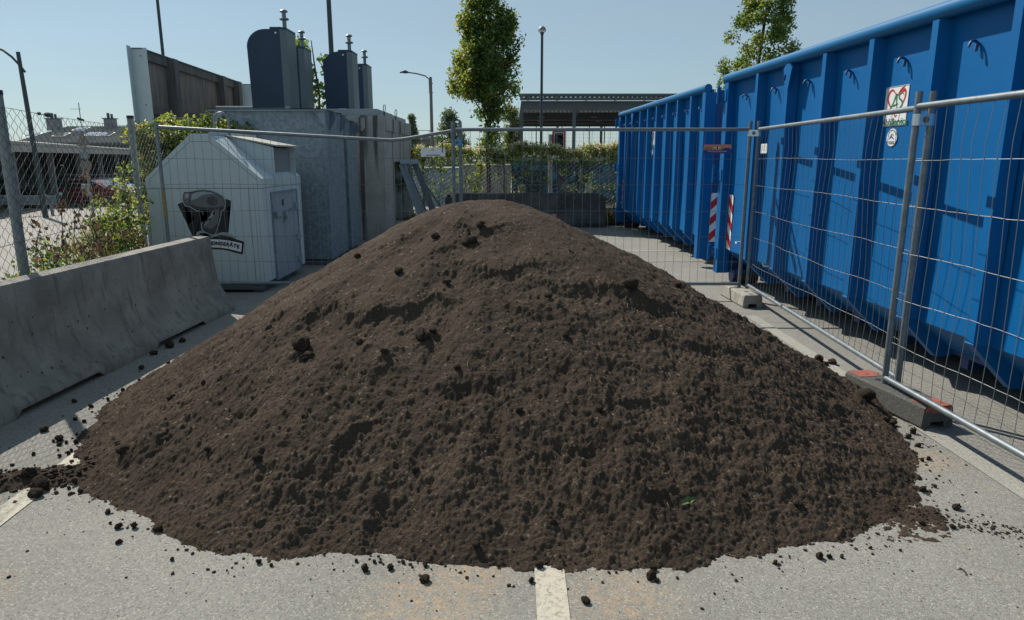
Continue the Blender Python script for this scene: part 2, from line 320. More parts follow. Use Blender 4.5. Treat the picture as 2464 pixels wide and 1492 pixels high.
# pale road surface west of the fence
def off(x, y, dz): return ground_z(x, y)+dz
road = MB(); 
ss = np.arange(1.2, 19.3, 1.2); tt = np.arange(-10, 50, 1.5)
V = []; 
for t in tt:
    for s_ in ss:
        x = FA.x+FD.x*t-FD.y*s_; y = FA.y+FD.y*t+FD.x*s_; V.append((x, y, off(x, y, .006)))
n_ = len(ss); F = [(j*n_+i, (j+1)*n_+i, (j+1)*n_+i+1, j*n_+i+1) for j in range(len(tt)-1) for i in range(n_-1)]
kind(npmesh('road', np.array(V), np.array(F), M['road'], smooth=True), 'structure')
def strip(name, pts, w, m, dz, zf=None):
    b = MB(); P = [Vector(p) for p in pts]; vs = []
    for i, p in enumerate(P):
        d = (P[min(i+1, len(P)-1)]-P[max(i-1, 0)]).normalized(); nrm = Vector((-d.y, d.x))*w/2
        for q in (p-nrm, p+nrm): vs.append((q.x, q.y, (off(q.x, q.y, dz) if zf is None else zf)))
    b.add(vs, [(2*i, 2*i+1, 2*i+3, 2*i+2) for i in range(len(P)-1)]); return b
def lin(a, b, n): return [(a[0]+(b[0]-a[0])*i/n, a[1]+(b[1]-a[1])*i/n) for i in range(n+1)]
for a, b, pm in (((.155, 4.0), (.143, -1.2), 'paint'), ((-2.36, 2.55), (-2.66, 8.1), 'paint'), ((2.52, 7.1), (2.58, .6), 'paintf'), ((.6, 12.2), (3.0, 12.35), 'paintf')):
    kind(strip('parking_line', lin(a, b, 8), .12, M[pm], .004).build('parking_line', M[pm], fix=False), 'structure')
# kerb and verge along the far side of the road
kb = MB(); 
for i in range(30):
    t0, t1 = -8+i*2, -6.03+i*2
    p0 = Vector((FA.x+FD.x*t0-FD.y*19.3, FA.y+FD.y*t0+FD.x*19.3)); p1 = Vector((FA.x+FD.x*t1-FD.y*19.3, FA.y+FD.y*t1+FD.x*19.3))
    z = ground_z(p0.x, p0.y); q = Vector((-FD.y, FD.x))*.16
    kb.add([(p0.x,p0.y,z-.1),(p1.x,p1.y,z-.1),(p1.x+q.x,p1.y+q.y,z-.1),(p0.x+q.x,p0.y+q.y,z-.1),(p0.x,p0.y,z+.12),(p1.x,p1.y,z+.12),(p1.x+q.x,p1.y+q.y,z+.12),(p0.x+q.x,p0.y+q.y,z+.12)],
           [(0,1,2,3),(4,5,6,7),(0,1,5,4),(1,2,6,5),(2,3,7,6),(3,0,4,7)])
kind(kb.build('kerb', M['concl']), 'structure')
for s_ in (9.0, 14.2):
    pp = [(FA.x+FD.x*t-FD.y*s_, FA.y+FD.y*t+FD.x*s_) for t in np.arange(-8, 46, 1.5)]
    kind(strip('road_line', pp, .14, M['paint'], .012).build('road_line', M['paint'], fix=False), 'structure')

# ------------------------------------------------------------------ soil mound
OUT = [(0.262,2.373),(0.698,2.335),(1.134,2.296),(1.571,2.282),(2.007,2.247),(2.443,2.294),(2.88,2.347),(3.478,2.671),(3.68,2.728),(3.846,2.761),(3.975,2.796),(4.199,2.778),(4.388,2.792),(4.471,2.688),(4.577,2.655),(4.772,2.675),(4.926,2.754),(5.077,2.848),(5.21,2.923),(5.306,3.04),(5.433,3.025),(5.547,3.016),(5.784,2.923),(6.013,2.859)]
MCX, MCY, MH = -.20, 5.212, 1.302
def vnoise(x, y, seed):
    xi = np.floor(x).astype(np.int64); yi = np.floor(y).astype(np.int64); fx = x-xi; fy = y-yi
    def hsh(a, b):
        h = (a*374761393+b*668265263+seed*1442695041) & 0xffffffff; h = ((h ^ (h >> 13))*1274126177) & 0xffffffff
        return ((h ^ (h >> 16)) & 0xffff)/65535.
    u = fx*fx*(3-2*fx); v = fy*fy*(3-2*fy)
    return (hsh(xi,yi)*(1-u)+hsh(xi+1,yi)*u)*(1-v)+(hsh(xi,yi+1)*(1-u)+hsh(xi+1,yi+1)*u)*v
def fbm(x, y, sc, oc, seed, gain=.5):
    s_ = np.zeros_like(x); a = 1.; t = 0.
    for i in range(oc): s_ += a*vnoise(x*sc+13.7*i, y*sc-7.1*i, seed+i*17); t += a; a *= gain; sc *= 2.03
    return s_/t*2-1
SCARPS = [[(-1.478,4.093),(-1.443,4.164),(-1.372,4.16)],[(-1.243,4.016),(-1.194,4.055),(-1.134,4.071)],[(-1.089,4.098),(-0.98,3.945),(-0.884,3.859),(-0.784,3.901)],[(-0.737,3.891),(-0.609,3.896),(-0.537,3.976),(-0.368,3.942)],[(-0.888,4.641),(-0.749,4.643)],[(-0.54,4.351),(-0.409,4.467)],[(-0.341,4.258),(-0.207,4.155),(-0.079,4.12),(0.15,4.213)],[(0.17,4.063),(0.369,4.058),(0.632,4.149),(0.827,4.088),(1.066,4.12)],[(-0.386,3.354),(-0.175,3.392),(-0.003,3.311)],[(-0.917,3.0),(-0.768,3.126),(-0.677,3.186)],[(0.756,3.825),(0.965,3.785),(1.273,3.847)],[(-0.076,3.9),(0.163,3.84),(0.4,3.835)],[(1.36,2.833),(1.627,3.037)],[(0.354,3.311),(0.558,3.26),(0.743,3.359)],[(-1.101,2.832),(-0.961,2.871),(-0.808,2.854)],[(1.256,3.145),(1.562,3.332),(1.734,3.318)],[(0.133,3.006),(0.331,3.042)],[(-0.396,4.662),(-0.197,4.583),(0.024,4.65)]]
SAMP = [1,.9,1.15,1.1,.6,.7,.9,1.0,.7,.9,.7,.6,.7,.7,.6,.6,.5,.7]
def mound_base(X, Y):
    A = np.mod(np.arctan2(Y-MCY, X-MCX), 2*PI); R = np.hypot(X-MCX, Y-MCY)
    an = np.array([o[0] for o in OUT]); ro = np.array([o[1] for o in OUT])
    an = np.concatenate([[an[-1]-2*PI], an, [an[0]+2*PI]]); ro = np.concatenate([[ro[-1]], ro, [ro[0]]])
    RR = np.interp(A, an, ro)+.085*fbm(np.cos(A)*RR0, np.sin(A)*RR0, 2.6, 4, 3, .6)+.05*fbm(X, Y, 8, 4, 5, .6)
    t = R/RR; a = .29
    q = 1-(np.sqrt(t*t+a*a)-a)/(math.sqrt(1+a*a)-a)
    h = np.where(q > 0, MH*np.clip(q, 0, 1)**1.057, MH*q)
    return h, t, A
RR0 = 2.7
def mound_h(X, Y):
    h, t, A = mound_base(X, Y)
    inside = np.clip((1-t)/.12, 0, 1)
    # broad undulation and gullies running downhill
    h = h+inside*(.045*fbm(X, Y, 1.6, 3, 21)+.022*fbm(X, Y, 5, 4, 31))
    # small scarps: a lip on the uphill side, a drop of a few centimetres, then slow recovery
    smin = np.full(X.shape, 9.)
    for pts, am in zip(SCARPS, SAMP):
        P = np.array(pts); best = np.full(X.shape, 9.); sg = np.zeros(X.shape); endf = np.ones(X.shape)
        L0 = 0
        for i in range(len(P)-1):
            a, b = P[i], P[i+1]; d = b-a; l = np.hypot(*d); u = ((X-a[0])*d[0]+(Y-a[1])*d[1])/(l*l)
            ext = .12/l if True else 0
            lo = -ext if i == 0 else 0; hi = 1+ext if i == len(P)-2 else 1
            uc = np.clip(u, lo, hi); px, py = a[0]+uc*d[0], a[1]+uc*d[1]; dd = np.hypot(X-px, Y-py)
            k = dd < best; best = np.where(k, dd, best)
            cr = ((X-a[0])*d[1]-(Y-a[1])*d[0])/l      # positive on the near (downhill) side
            sg = np.where(k, cr, sg)
            e = np.ones(X.shape)
            if i == 0: e = np.where(u < 0, np.clip(1+u/ext, 0, 1), e)
            if i == len(P)-2: e = np.where(u > 1, np.clip(1-(u-1)/ext, 0, 1), e)
            endf = np.where(k, e, endf)
        s_ = np.where(sg > 0, best, -best)+.06*fbm(X, Y, 7, 5, 77, .6)
        stp = np.where(s_ < 0, .020*np.exp(s_/.16), 0)-np.where(s_ > 0, (.040*np.clip(s_/.055, 0, 1))*np.exp(-np.clip(s_-.05, 0, 9)/.17), 0)
        edge = np.clip(1-np.abs(s_)/.6, 0, 1); smin = np.minimum(smin, np.abs(best-.05))
        h = h+.54*am*stp*(.6+.8*vnoise(X*9, Y*9, 91))*endf*edge*inside
    # rougher towards the foot and on the right
    rough = np.clip(.30+.8*np.clip((t-.35)/.5, 0, 1)+.35*np.clip((X+.3)/1.5, 0, 1), .25, 1.3)
    r1 = fbm(X, Y, 14, 4, 41, .55); r2 = fbm(X+.3*Y, Y, 38, 3, 51, .6)
    h = h+.008*np.exp(-(np.minimum(smin, 9)/.09)**2)*fbm(X, Y, 26, 4, 93, .65)
    h = h+np.clip(inside+.15, 0, 1)*rough*(.016*r1*(.4+vnoise(X*2.2, Y*2.2, 88))+.009*r2)+.0042*fbm(X, Y, 80, 3, 61, .7)*(.5+rough)
    return h, rough
def axis(a, b, s0, s1):
    out = [a]
    while out[-1] < b: out.append(out[-1]+s0+(s1-s0)*max(0, (out[-1]-a)/(b-a)))
    return np.array(out)
gx = np.arange(-3.15, 3.05, .0060); gy = axis(2.15, 7.8, .0042, .016)
GX, GY = np.meshgrid(gx, gy)
GH, GR = mound_h(GX, GY); GB = GH.copy()
# crumbs: thousands of half-buried lumps stamped into the surface
def stamp(n, rmin, rmax, pw, dens, seed, flat=.9):
    rg = np.random.default_rng(seed); k = 0
    while k < n:
        x = rg.uniform(-3.0, 2.9); y = rg.uniform(2.3, 7.0); 
        if dens(x, y, rg): continue
        r = rmin*(rmax/rmin)**(rg.random()**pw); k += 1
        j0, j1 = np.searchsorted(gy, [y-r*1.3, y+r*1.3]); i0, i1 = np.searchsorted(gx, [x-r*1.3, x+r*1.3])
        if j1-j0 < 2 or i1-i0 < 2: continue
        jc = min(np.searchsorted(gy, y), len(gy)-1); ic = min(np.searchsorted(gx, x), len(gx)-1)
        z0 = GH[jc, ic]
        if z0 < -.01: continue
        th = rg.uniform(0, PI); e = rg.uniform(.7, 1.); dx = GX[j0:j1, i0:i1]-x; dy = GY[j0:j1, i0:i1]-y
        a = dx*math.cos(th)+dy*math.sin(th); b = (-dx*math.sin(th)+dy*math.cos(th))/e
        q = 1-(a*a+b*b)/(r*r); s_ = GB[j0:j1, i0:i1]+r*rg.uniform(-.45, .1)+flat*.85*r*np.sqrt(np.clip(q, 0, 1))
        sub = GH[j0:j1, i0:i1]; np.copyto(sub, np.where(q > 0, np.maximum(sub, s_), sub))
def dn(x, y, rg):
    A = math.atan2(y-MCY, x-MCX) % (2*PI); R = np.interp(A, [o[0] for o in OUT], [o[1] for o in OUT]); t = math.hypot(x-MCX, y-MCY)/R
    p = .10+1.0*max(0, (t-.35)/.6)**1.2+.25*max(0, min(1, (x+.2)/1.5))
    return t > 1.01 or rg.random() > p
def dn2(x, y, rg):
    return dn(x, y, rg) or float(vnoise(np.array([x*2.6+3]), np.array([y*2.6]), 71)[0]) < .45
def near_scarp(n, rmin, rmax, seed):
    rg = np.random.default_rng(seed); pos = []
    for pts in SCARPS:
        for a, b in zip(pts[:-1], pts[1:]):
            l = math.hypot(b[0]-a[0], b[1]-a[1]); 
            for _ in range(int(n*l)): u = rg.random(); pos.append((a[0]+(b[0]-a[0])*u+rg.normal(0,.03), a[1]+(b[1]-a[1])*u-rg.uniform(-.05,.16)))
    it = iter(pos)
    def d_(x, y, r_): return False
    return pos
def stamp_at(pos, rmin, rmax, seed):
    rg = np.random.default_rng(seed)
    for k, (x, y) in enumerate(pos):
        r = rmin*(rmax/rmin)**(rg.random()**1.6)
        j0, j1 = np.searchsorted(gy, [y-r*1.3, y+r*1.3]); i0, i1 = np.searchsorted(gx, [x-r*1.3, x+r*1.3])
        if j1-j0 < 2 or i1-i0 < 2: continue
        z0 = GH[np.searchsorted(gy, y), np.searchsorted(gx, x)]; dx = GX[j0:j1, i0:i1]-x; dy = GY[j0:j1, i0:i1]-y
        q = 1-(dx*dx+dy*dy)/(r*r); s_ = GB[j0:j1, i0:i1]+r*rg.uniform(-.4, .15)+.75*r*np.sqrt(np.clip(q, 0, 1)); sub = GH[j0:j1, i0:i1]; np.copyto(sub, np.where(q > 0, np.maximum(sub, s_), sub))
stamp_at(near_scarp(420, 0, 0, 3), .005, .017, 4)
stamp(40000, .0035, .0105, 1.5, dn, 5, 1.25)
stamp(2300, .008, .019, 2.0, dn2, 6, .8)
stamp(150, .02, .042, 2.2, dn2, 8, .6)
# a thin spill of loose soil to the left and another to the right of the heap
def spill(x0, y0, x1, y1, w, hgt, seed):
    d = Vector((x1-x0, y1-y0)); l = d.length; u = ((GX-x0)*d.x+(GY-y0)*d.y)/(l*l); cr = np.abs((GX-x0)*d.y-(GY-y0)*d.x)/l
    prof = hgt*(1-cr/(w*(1.0+.7*fbm(GX, GY, 6, 3, seed))))
    prof = np.where((u > -.05) & (u < 1.05), prof, -1)+.02*np.abs(fbm(GX, GY, 22, 4, seed+1))
    np.copyto(GH, np.maximum(GH, prof))
spill(-2.2, 3.38, -3.3, 3.02, .12, .035, 91)
spill(1.75, 2.99, 1.98, 2.90, .03, .001, 95)
keep = GH > -.012
GZ = np.maximum(GH, -.012)
nx, ny = len(gx), len(gy)
idx = np.arange(nx*ny).reshape(ny, nx)
fm = keep[:-1,:-1] | keep[1:,:-1] | keep[:-1,1:] | keep[1:,1:]
Fq = np.stack([idx[:-1,:-1][fm], idx[:-1,1:][fm], idx[1:,1:][fm], idx[1:,:-1][fm]], 1)
used = np.zeros(nx*ny, bool); used[Fq.ravel()] = True; rm = np.cumsum(used)-1
V = np.stack([GX.ravel(), GY.ravel(), GZ.ravel()], 1)[used]
mound = npmesh('soil_mound', V, rm[Fq], M['soil'], smooth=True)
tag(mound, 'large heap of dark brown crumbly soil tipped on the asphalt in front of the fences', 'soil heap')
def surf(x, y):
    j = int(np.clip(np.searchsorted(gy, y), 0, ny-1)); i = int(np.clip(np.searchsorted(gx, x), 0, nx-1)); return max(0., float(GZ[j, i]))
# clod shapes
def ico(sub):
    bm = bmesh.new(); bmesh.ops.create_icosphere(bm, subdivisions=sub, radius=1); v = np.array([q.co[:] for q in bm.verts]); f = np.array([[q.index for q in g.verts] for g in bm.faces]); bm.free(); return v, f
I3v, I3f = ico(4); I1v, I1f = ico(2)
def lump(v, seed, amp=.22):
    p = v*1.4+seed*3.1
    n = fbm(p[:,0]+p[:,2]*.7, p[:,1]-p[:,2]*.6, 1.0, 4, seed)
    n2 = fbm(p[:,0]*3+p[:,2]*2, p[:,1]*3-p[:,2]*2.2, 1.6, 3, seed+9)
    return v*(1+amp*n+.07*n2)[:,None]
clod_meshes = []
for k in range(7):
    v = lump(I3v, k+1, .48)*np.array([1, RNG.uniform(.75,1), RNG.uniform(.65,.85)])
    me = bpy.data.meshes.new('soil_clod'); me.from_pydata(v.tolist(), [], I3f.tolist()); me.materials.append(M['soil'])
    me.polygons.foreach_set('use_smooth', [True]*len(me.polygons)); me.update(); clod_meshes.append(me)
CL = [(-1.203,3.78,.058),(-1.135,3.693,.034),(-.497,3.705,.048),(-.443,3.741,.026),(-.705,4.227,.026),(-.508,4.568,.028),(-.212,4.617,.033),(-.275,4.48,.043),(.727,4.163,.046),(.555,2.446,.026),(.275,2.292,.018),(-.345,2.425,.019),(-2.852,3.951,.025),(-2.671,3.808,.029),(-2.623,3.737,.014),(2.111,2.998,.02),(-2.48,3.285,.036),(-2.372,3.203,.044),(-2.348,3.121,.029),(2.313,4.279,.054),(2.317,4.035,.034),(2.502,5.416,.048),(2.59,5.354,.034),(2.515,5.313,.027),(2.641,5.006,.025),(-1.585,2.805,.02),(-.15,2.594,.018),(-2.927,5.221,.026),(-3.009,5.866,.044),(-3.036,5.631,.028),(-2.98,6.04,.03),(-1.96,3.742,.017),(-1.941,3.754,.017),(-2.024,3.347,.03),(1.35,5.4,.045),(1.131,4.631,.026),(-.689,3.588,.02),(-.843,3.689,.021),(-.445,2.954,.02),(1.6,5.5,.03),(-1.208,3.046,.024),(1.983,2.825,.015),(1.167,3.263,.019),(1.302,2.88,.02),(.176,2.701,.016),(1.013,4.235,.023),(.428,3.216,.018),(1.027,3.466,.018),(2.379,4.049,.023),(2.361,3.849,.02),(-.288,3.473,.017),(-1.778,3.795,.019),(-1.507,3.185,.018),(.038,3.206,.018),(-1.041,4.615,.022),(.215,3.957,.022),(-1.029,3.24,.018),(-.393,4.105,.023),(.293,3.663,.021),(1.06,2.897,.018)]
LBL = {0:'largest rough clod on the upper left face of the soil heap',1:'round clod resting just below the largest clod on the left face',2:'smooth brown stone like lump half way up the middle of the heap',3:'small lump touching the right side of the smooth brown lump mid heap',4:'dark clod alone high on the upper left of the heap',
 7:'broad flat clod near the top middle of the heap',8:'wide reddish clod on the upper right shoulder of the heap',9:'big round clod alone on the asphalt in front, right of the painted line',10:'round clod on the asphalt close to the bottom edge beside the painted line',11:'clod alone on the asphalt in front, left of the painted line',
 12:'clod in the shadow of the left concrete barrier',13:'larger clod at the sunlit edge of the barrier shadow',14:'small clod just below the one at the edge of the barrier shadow',15:'lone oval clod on the sunny asphalt right of the heap',16:'dark angular clod at the back of the left soil spill',17:'biggest clod lying on the left soil spill',18:'reddish flat clod at the near edge of the left soil spill',
 19:'large round clod pressed against the rubber fence foot',20:'clod beside the front end of the rubber fence foot',21:'large angular clod on the asphalt near the right line marking',25:'clod at the lower left rim of the heap on the asphalt',33:'dark elongated clod on the lower left face of the heap'}
for i, (x, y, r) in enumerate(CL):
    o = bpy.data.objects.new('soil_clod', clod_meshes[i % 7]); COL.objects.link(o)
    o.scale = (r*RNG.uniform(.95,1.15), r*RNG.uniform(.9,1.05), r)
    o.rotation_euler = (RNG.uniform(-.3,.3), RNG.uniform(-.3,.3), RNG.uniform(0,6.28)); o.location = (x, y, surf(x, y)+r*.42 if surf(x, y) > .02 else surf(x, y)+r*.62)
    if i in LBL: tag(o, LBL[i], 'soil clod')
    elif surf(x, y) > .06:
        w_ = ('upper ' if surf(x, y) > .7 else 'middle ' if surf(x, y) > .3 else 'lower ')+('left' if x < -.7 else 'centre' if x < .45 else 'right')
        tag(o, 'small brown clod on the '+w_+' of the soil heap', 'soil clod', 'small clods on the '+w_+' of the heap')
    else: w_ = 'left' if x < 0 else 'right'; tag(o, 'small brown clod lying on the asphalt at the '+w_+' rim of the heap', 'soil clod', 'small clods at the '+w_+' rim of the heap')
# rim clods (countable, small) and crumbs (uncountable)
rg = np.random.default_rng(44); n = 0
PEB = [(-1.2,'left front of the heap'),(-.25,'front edge of the heap, left of the painted line'),(.45,'front edge of the heap, around the painted line'),(1.3,'front edge of the heap, right of the painted line'),(9,'right rim of the heap')]
while n < 80:
    A = rg.uniform(2.9, 6.6); R = np.interp(A % (2*PI), [o[0] for o in OUT], [o[1] for o in OUT])+abs(rg.normal(0, .07))+.01
    x, y = MCX+R*math.cos(A), MCY+R*math.sin(A); r = rg.uniform(.007, .017)*(1 if rg.random() < .85 else 1.4); n += 1
    o = bpy.data.objects.new('soil_clod', clod_meshes[n % 7]); COL.objects.link(o); o.scale = (r, r*.9, r); o.rotation_euler = (rg.uniform(0,6), rg.uniform(0,6), rg.uniform(0,6)); o.location = (x, y, surf(x, y)+r*.7)
    w_ = next(s_ for lim, s_ in PEB if x < lim) if y < 4.4 or x > 1.3 else 'left side of the heap by the barrier'
    tag(o, 'pebble sized dark clod at the '+w_, 'soil clod', 'pebble sized clods, '+w_)
Vs, Fs = [], []; base = 0
bases = [lump(I1v, 30+k, .6)*np.array([1.1, .8, .75]) for k in range(8)]
for k in range(2700):
    if k < 1500:
        A = rg.uniform(0, 2*PI); R = np.interp(A, [o[0] for o in OUT], [o[1] for o in OUT])+abs(rg.normal(0, .10))-.02
        if k % 7 == 0: R += abs(rg.normal(0, .3))
        x, y = MCX+R*math.cos(A), MCY+R*math.sin(A); r = .0018+.0065*rg.random()**2.6
    elif k < 2100:
        u = rg.random(); x = -2.2-1.1*u+rg.normal(0,.06); y = 3.38-.36*u+rg.normal(0,.10); r = .003+.012*rg.random()**2
    elif k < 2400:
        u = rg.random(); x = 1.8+.5*u+rg.normal(0,.05); y = 2.98-.22*u+rg.normal(0,.045); r = .002+.006*rg.random()**2
    else:
        x = rg.uniform(-2.9, 2.6); y = rg.uniform(1.9, 3.6); r = .0012+.0022*rg.random()**2
    z = surf(x, y)
    v = bases[k % 8]*r; a = rg.uniform(0, 6.28); c_, s_ = math.cos(a), math.sin(a)
    v = np.stack([v[:,0]*c_-v[:,1]*s_, v[:,0]*s_+v[:,1]*c_, v[:,2]*.8], 1)+[x, y, z+r*.5]
    Vs.append(v); Fs.append(I1f+base); base += len(v)
cr = npmesh('soil_crumbs', np.concatenate(Vs), np.concatenate(Fs), M['soil'], smooth=True)
kind(tag(cr, 'fine crumbs of soil strewn over the asphalt round the heap', 'soil crumbs'), 'stuff')
# green leaf lying on the heap
lf = MB(); lx, ly = .775, 2.80; lz = surf(lx, ly)+.02
rowz = [0,.012,.018,.010,.024,.03]
vs = []
for i, dz in enumerate(rowz):
    w = [.009,.016,.018,.015,.011,.003][i]; x = -.035+.016*i
    vs += [(x, -w, dz), (x, 0, dz-.006), (x, w, dz+.006)]
lf.add(vs, [(3*i+a, 3*i+a+1, 3*i+4+a, 3*i+3+a) for i in range(5) for a in (0,1)])
lo_ = lf.build('fallen_leaf', mat('fresh_leaf', (.06,.11,.035), .85, 0, (.11,.17,.06), 40), fix=False); lo_.scale = (.8,.8,.8); lo_.location = (lx, ly, lz); lo_.rotation_euler = (.5, 0, .35)
tag(lo_, 'curled green leaf lying on the lower right of the soil heap', 'leaf')

# bits of straw and root fibre mixed into the heap
b = MB(); rs_ = np.random.default_rng(77)
for i in range(240):
    x = rs_.uniform(-2.3, 2.2); y = rs_.uniform(2.6, 4.9); z = surf(x, y)
    if z < .05: continue
    a = rs_.uniform(0, 6.28); l = rs_.uniform(.008, .03); p0 = Vector((x, y, z+.003)); d = Vector((math.cos(a)*l, math.sin(a)*l, 0)); q = p0+d; q.z = surf(q.x, q.y)+.004
    b.tube([p0, (p0+q)/2+Vector((0,0,.003)), q], rs_.uniform(.0006,.0013), 4)
kind(tag(b.build('straw_bits', mat('straw_fibre', (.30,.22,.13), .8), fix=False), 'short bits of straw and root fibre sprinkled over the soil heap', 'straw bits'), 'stuff')
# ------------------------------------------------------------------ concrete barriers
def jersey(L, feet=True, seed=0):
    """new-jersey profile, length along y, centred on x=0, from y=0 to L"""
    prof = [(-.30,.0),(-.30,.07),(-.245,.13),(-.175,.24),(-.135,.36),(-.105,.62),(-.098,.775),(-.080,.805),(.080,.805),(.098,.775),(.105,.62),(.135,.36),(.175,.24),(.245,.13),(.30,.07),(.30,.0)]
    b = MB(); n = 60; rg_ = np.random.default_rng(seed); V = []
    for i in range(n+1):
        y = L*i/n
        gap = feet and any(abs(y-c) < .42 for c in (L*.30, L*.72))
        for j, (x, z) in enumerate(prof):
            if z < .01 and gap: z = .045
            chip = .006*(rg_.random()-.5) if j in (0,15,7,8) else .001*(rg_.random()-.5)
            V.append((x+chip, y, z+chip*.5))
    k = len(prof)
    F = [(i*k+j, i*k+(j+1)%k, (i+1)*k+(j+1)%k, (i+1)*k+j) for i in range(n) for j in range(k)]
    F += [tuple(range(k-1, -1, -1)), tuple(n*k+j for j in range(k))]
    return b.add(V, F)
o = jersey(4.0, seed=1).build('concrete_barrier', M['conc'], smooth=True, auto=50)
o.location = (-3.335-.15, 3.42, 0); o.rotation_euler = (0, 0, -.0362)
tag(o, 'weathered grey concrete traffic barrier along the left side of the soil heap', 'barrier')
t = thing('concrete_barrier', 'dark stained concrete traffic barrier standing across the lot behind the soil heap', 'barrier', (-1.6, 16.85, .0), -PI/2)
bb = MB(); bb.prism([(-.27,.0),(-.30,.10),(-.25,.22),(-.17,.34),(-.13,.80),(.13,.80),(.17,.34),(.25,.22),(.30,.10),(.27,0)], .16, 3.70, 'y')
bb.prism([(-.27,.0),(-.30,.10),(-.25,.22),(-.17,.34),(-.14,.70),(.14,.70),(.17,.34),(.25,.22),(.30,.10),(.27,0)], 0, .158, 'y')
bb.prism([(-.27,.0),(-.30,.10),(-.25,.22),(-.17,.34),(-.14,.72),(.14,.72),(.17,.34),(.25,.22),(.30,.10),(.27,0)], 3.702, 3.84, 'y')
bb.build('barrier_body', M['concd'], t)
c = MB(); c.tube([(-.02,.08,.70),(-.02,.08,.76)], .045, 8); c.tube([(.0,3.77,.72),(.0,3.77,.77)], .03, 8); c.build('coupling_pin', M['rust'], t)
c = MB(); c.box(-.33,-.262,3.5,3.66,.36,.46); c.build('coupling_plate', M['galvd'], t)
o = MB().box(-.2,.2,-.15,.15,0,.42,bev=.03).build('concrete_block', M['conc']); o.location = (2.42, 17.55, 0)
tag(o, 'small grey concrete block in the dry grass behind the far blue container', 'concrete block')

# ------------------------------------------------------------------ mobile fence panels
def fence_panel(name, label, a, b, left_off=0, right_off=0, sag=None, ext0=0, ext1=0, zt=1.94, zb=.185, hz=(.44,.74,1.03,1.33,1.62), posts=(1,1), top=2.03, seed=1, bulge=.012):
    a = Vector(a); b = Vector(b); d = b-a; L = d.length; ang = math.atan2(d.y, d.x)
    t = thing(name, label, 'mobile fence', (a.x, a.y, 0), ang, 'mobile wire mesh fence panels')
    R = random.Random(seed)
    if posts[0]: MB().tube([(0,0,.04),(0,0,top)], .0205, 14).build('post', M['steel'], t, smooth=True)
    if posts[1]: MB().tube([(L,0,.04),(L,0,top)], .0205, 14).build('post', M['steel'], t, smooth=True)
    side = -.0015
    P = [(-ext0,0,zt),(L+ext1,0,zt)]
    if sag: P = [(-ext0,0,zt+.03),(sag[0]-.15,0,zt-sag[1]+.008),(sag[0],0,zt-sag[1]),(sag[0]+.15,0,zt-sag[1]+.012),(L+ext1,0,zt)]
    MB().tube(P, .0195, 12).build('top_rail', M['steel'], t, smooth=True)
    MB().tube([(-ext0,0,zb),(L+ext1,0,zb)], .0195, 12).build('bottom_rail', M['steel'], t, smooth=True)
    def ztop(x):
        for p, q in zip(P[:-1], P[1:]):
            if p[0] <= x <= q[0]: return p[2]+(q[2]-p[2])*(x-p[0])/(q[0]-p[0])
        return zt
    w = MB(); n = int(L/.0985)
    ph = [R.uniform(0, 6) for _ in range(6)]
    def bul(x, z): return bulge*math.sin(x*2.1+ph[0])*math.sin(z*3+ph[1])+bulge*.5*math.sin(x*6+z*4+ph[2])
    for i in range(1, n+1):
        x = i*L/(n+1)+R.uniform(-.004,.004); jit = R.uniform(-.006,.006)
        pts = []
        for k in range(9):
            z = zb+.01+(ztop(x)-zb-.02)*k/8; pts.append((x+jit*math.sin(k*1.1+i)+.004*math.sin(z*5+ph[3]+i*.3), bul(x, z) if 0 < k < 8 else 0, z))
        w.tube(pts, .0019, 5, False)
    for z in hz:
        pts = []
        for k in range(int(L/.10)+1):
            x = min(L, k*.10+(L-int(L/.10)*.10)/2); x = L*k/int(L/.10)
            pts.append((x, bul(x, z)+.004 if 0 < k < int(L/.10) else .0, z+.006*math.sin(x*2.3+ph[4]+z*7)+R.uniform(-.0025,.0025)))
        w.tube(pts, .0022, 5, False)
    w.build('wire_mesh', M['wire'], t, smooth=True, fix=False)
    return t
pA = fence_panel('mobile_fence', 'mobile fence panel with a bent sagging top rail in front of the grey bin', (-4.0,8.02), (-.588,8.07), sag=(2.62,.115), seed=3, ext1=-.02)
pB = fence_panel('mobile_fence', 'straight mobile wire fence panel standing right behind the soil heap', (-.665,8.0), (2.668,7.98), seed=5)
pC = fence_panel('mobile_fence', 'mobile wire fence panel running along the near blue container', (2.745,7.93), (2.593,4.43), seed=8, bulge=.02)
pD = fence_panel('mobile_fence', 'nearest mobile wire fence panel leaving the picture at the right edge', (2.511,4.44), (2.60,.94), seed=9, bulge=.02)
o = MB().tube([(0,0,-.0),(0,0,.32)], .0225, 12).build('tape', mat('yellowed_tape', (.30,.24,.10), .6, 0, (.2,.17,.09), 20), pA, smooth=True); o.location = (0,0,.95)
for p_, x, y0, lab in ((pA, .0, -1, None), (pB, .0, -1, None)):
    b = MB(); b.tube([(x,0,1.80),(x-.09,-.02,1.80),(x-.115,-.02,1.79),(x-.12,-.02,1.69)], .006, 6); b.build('hook', M['rust'], p_, smooth=True)
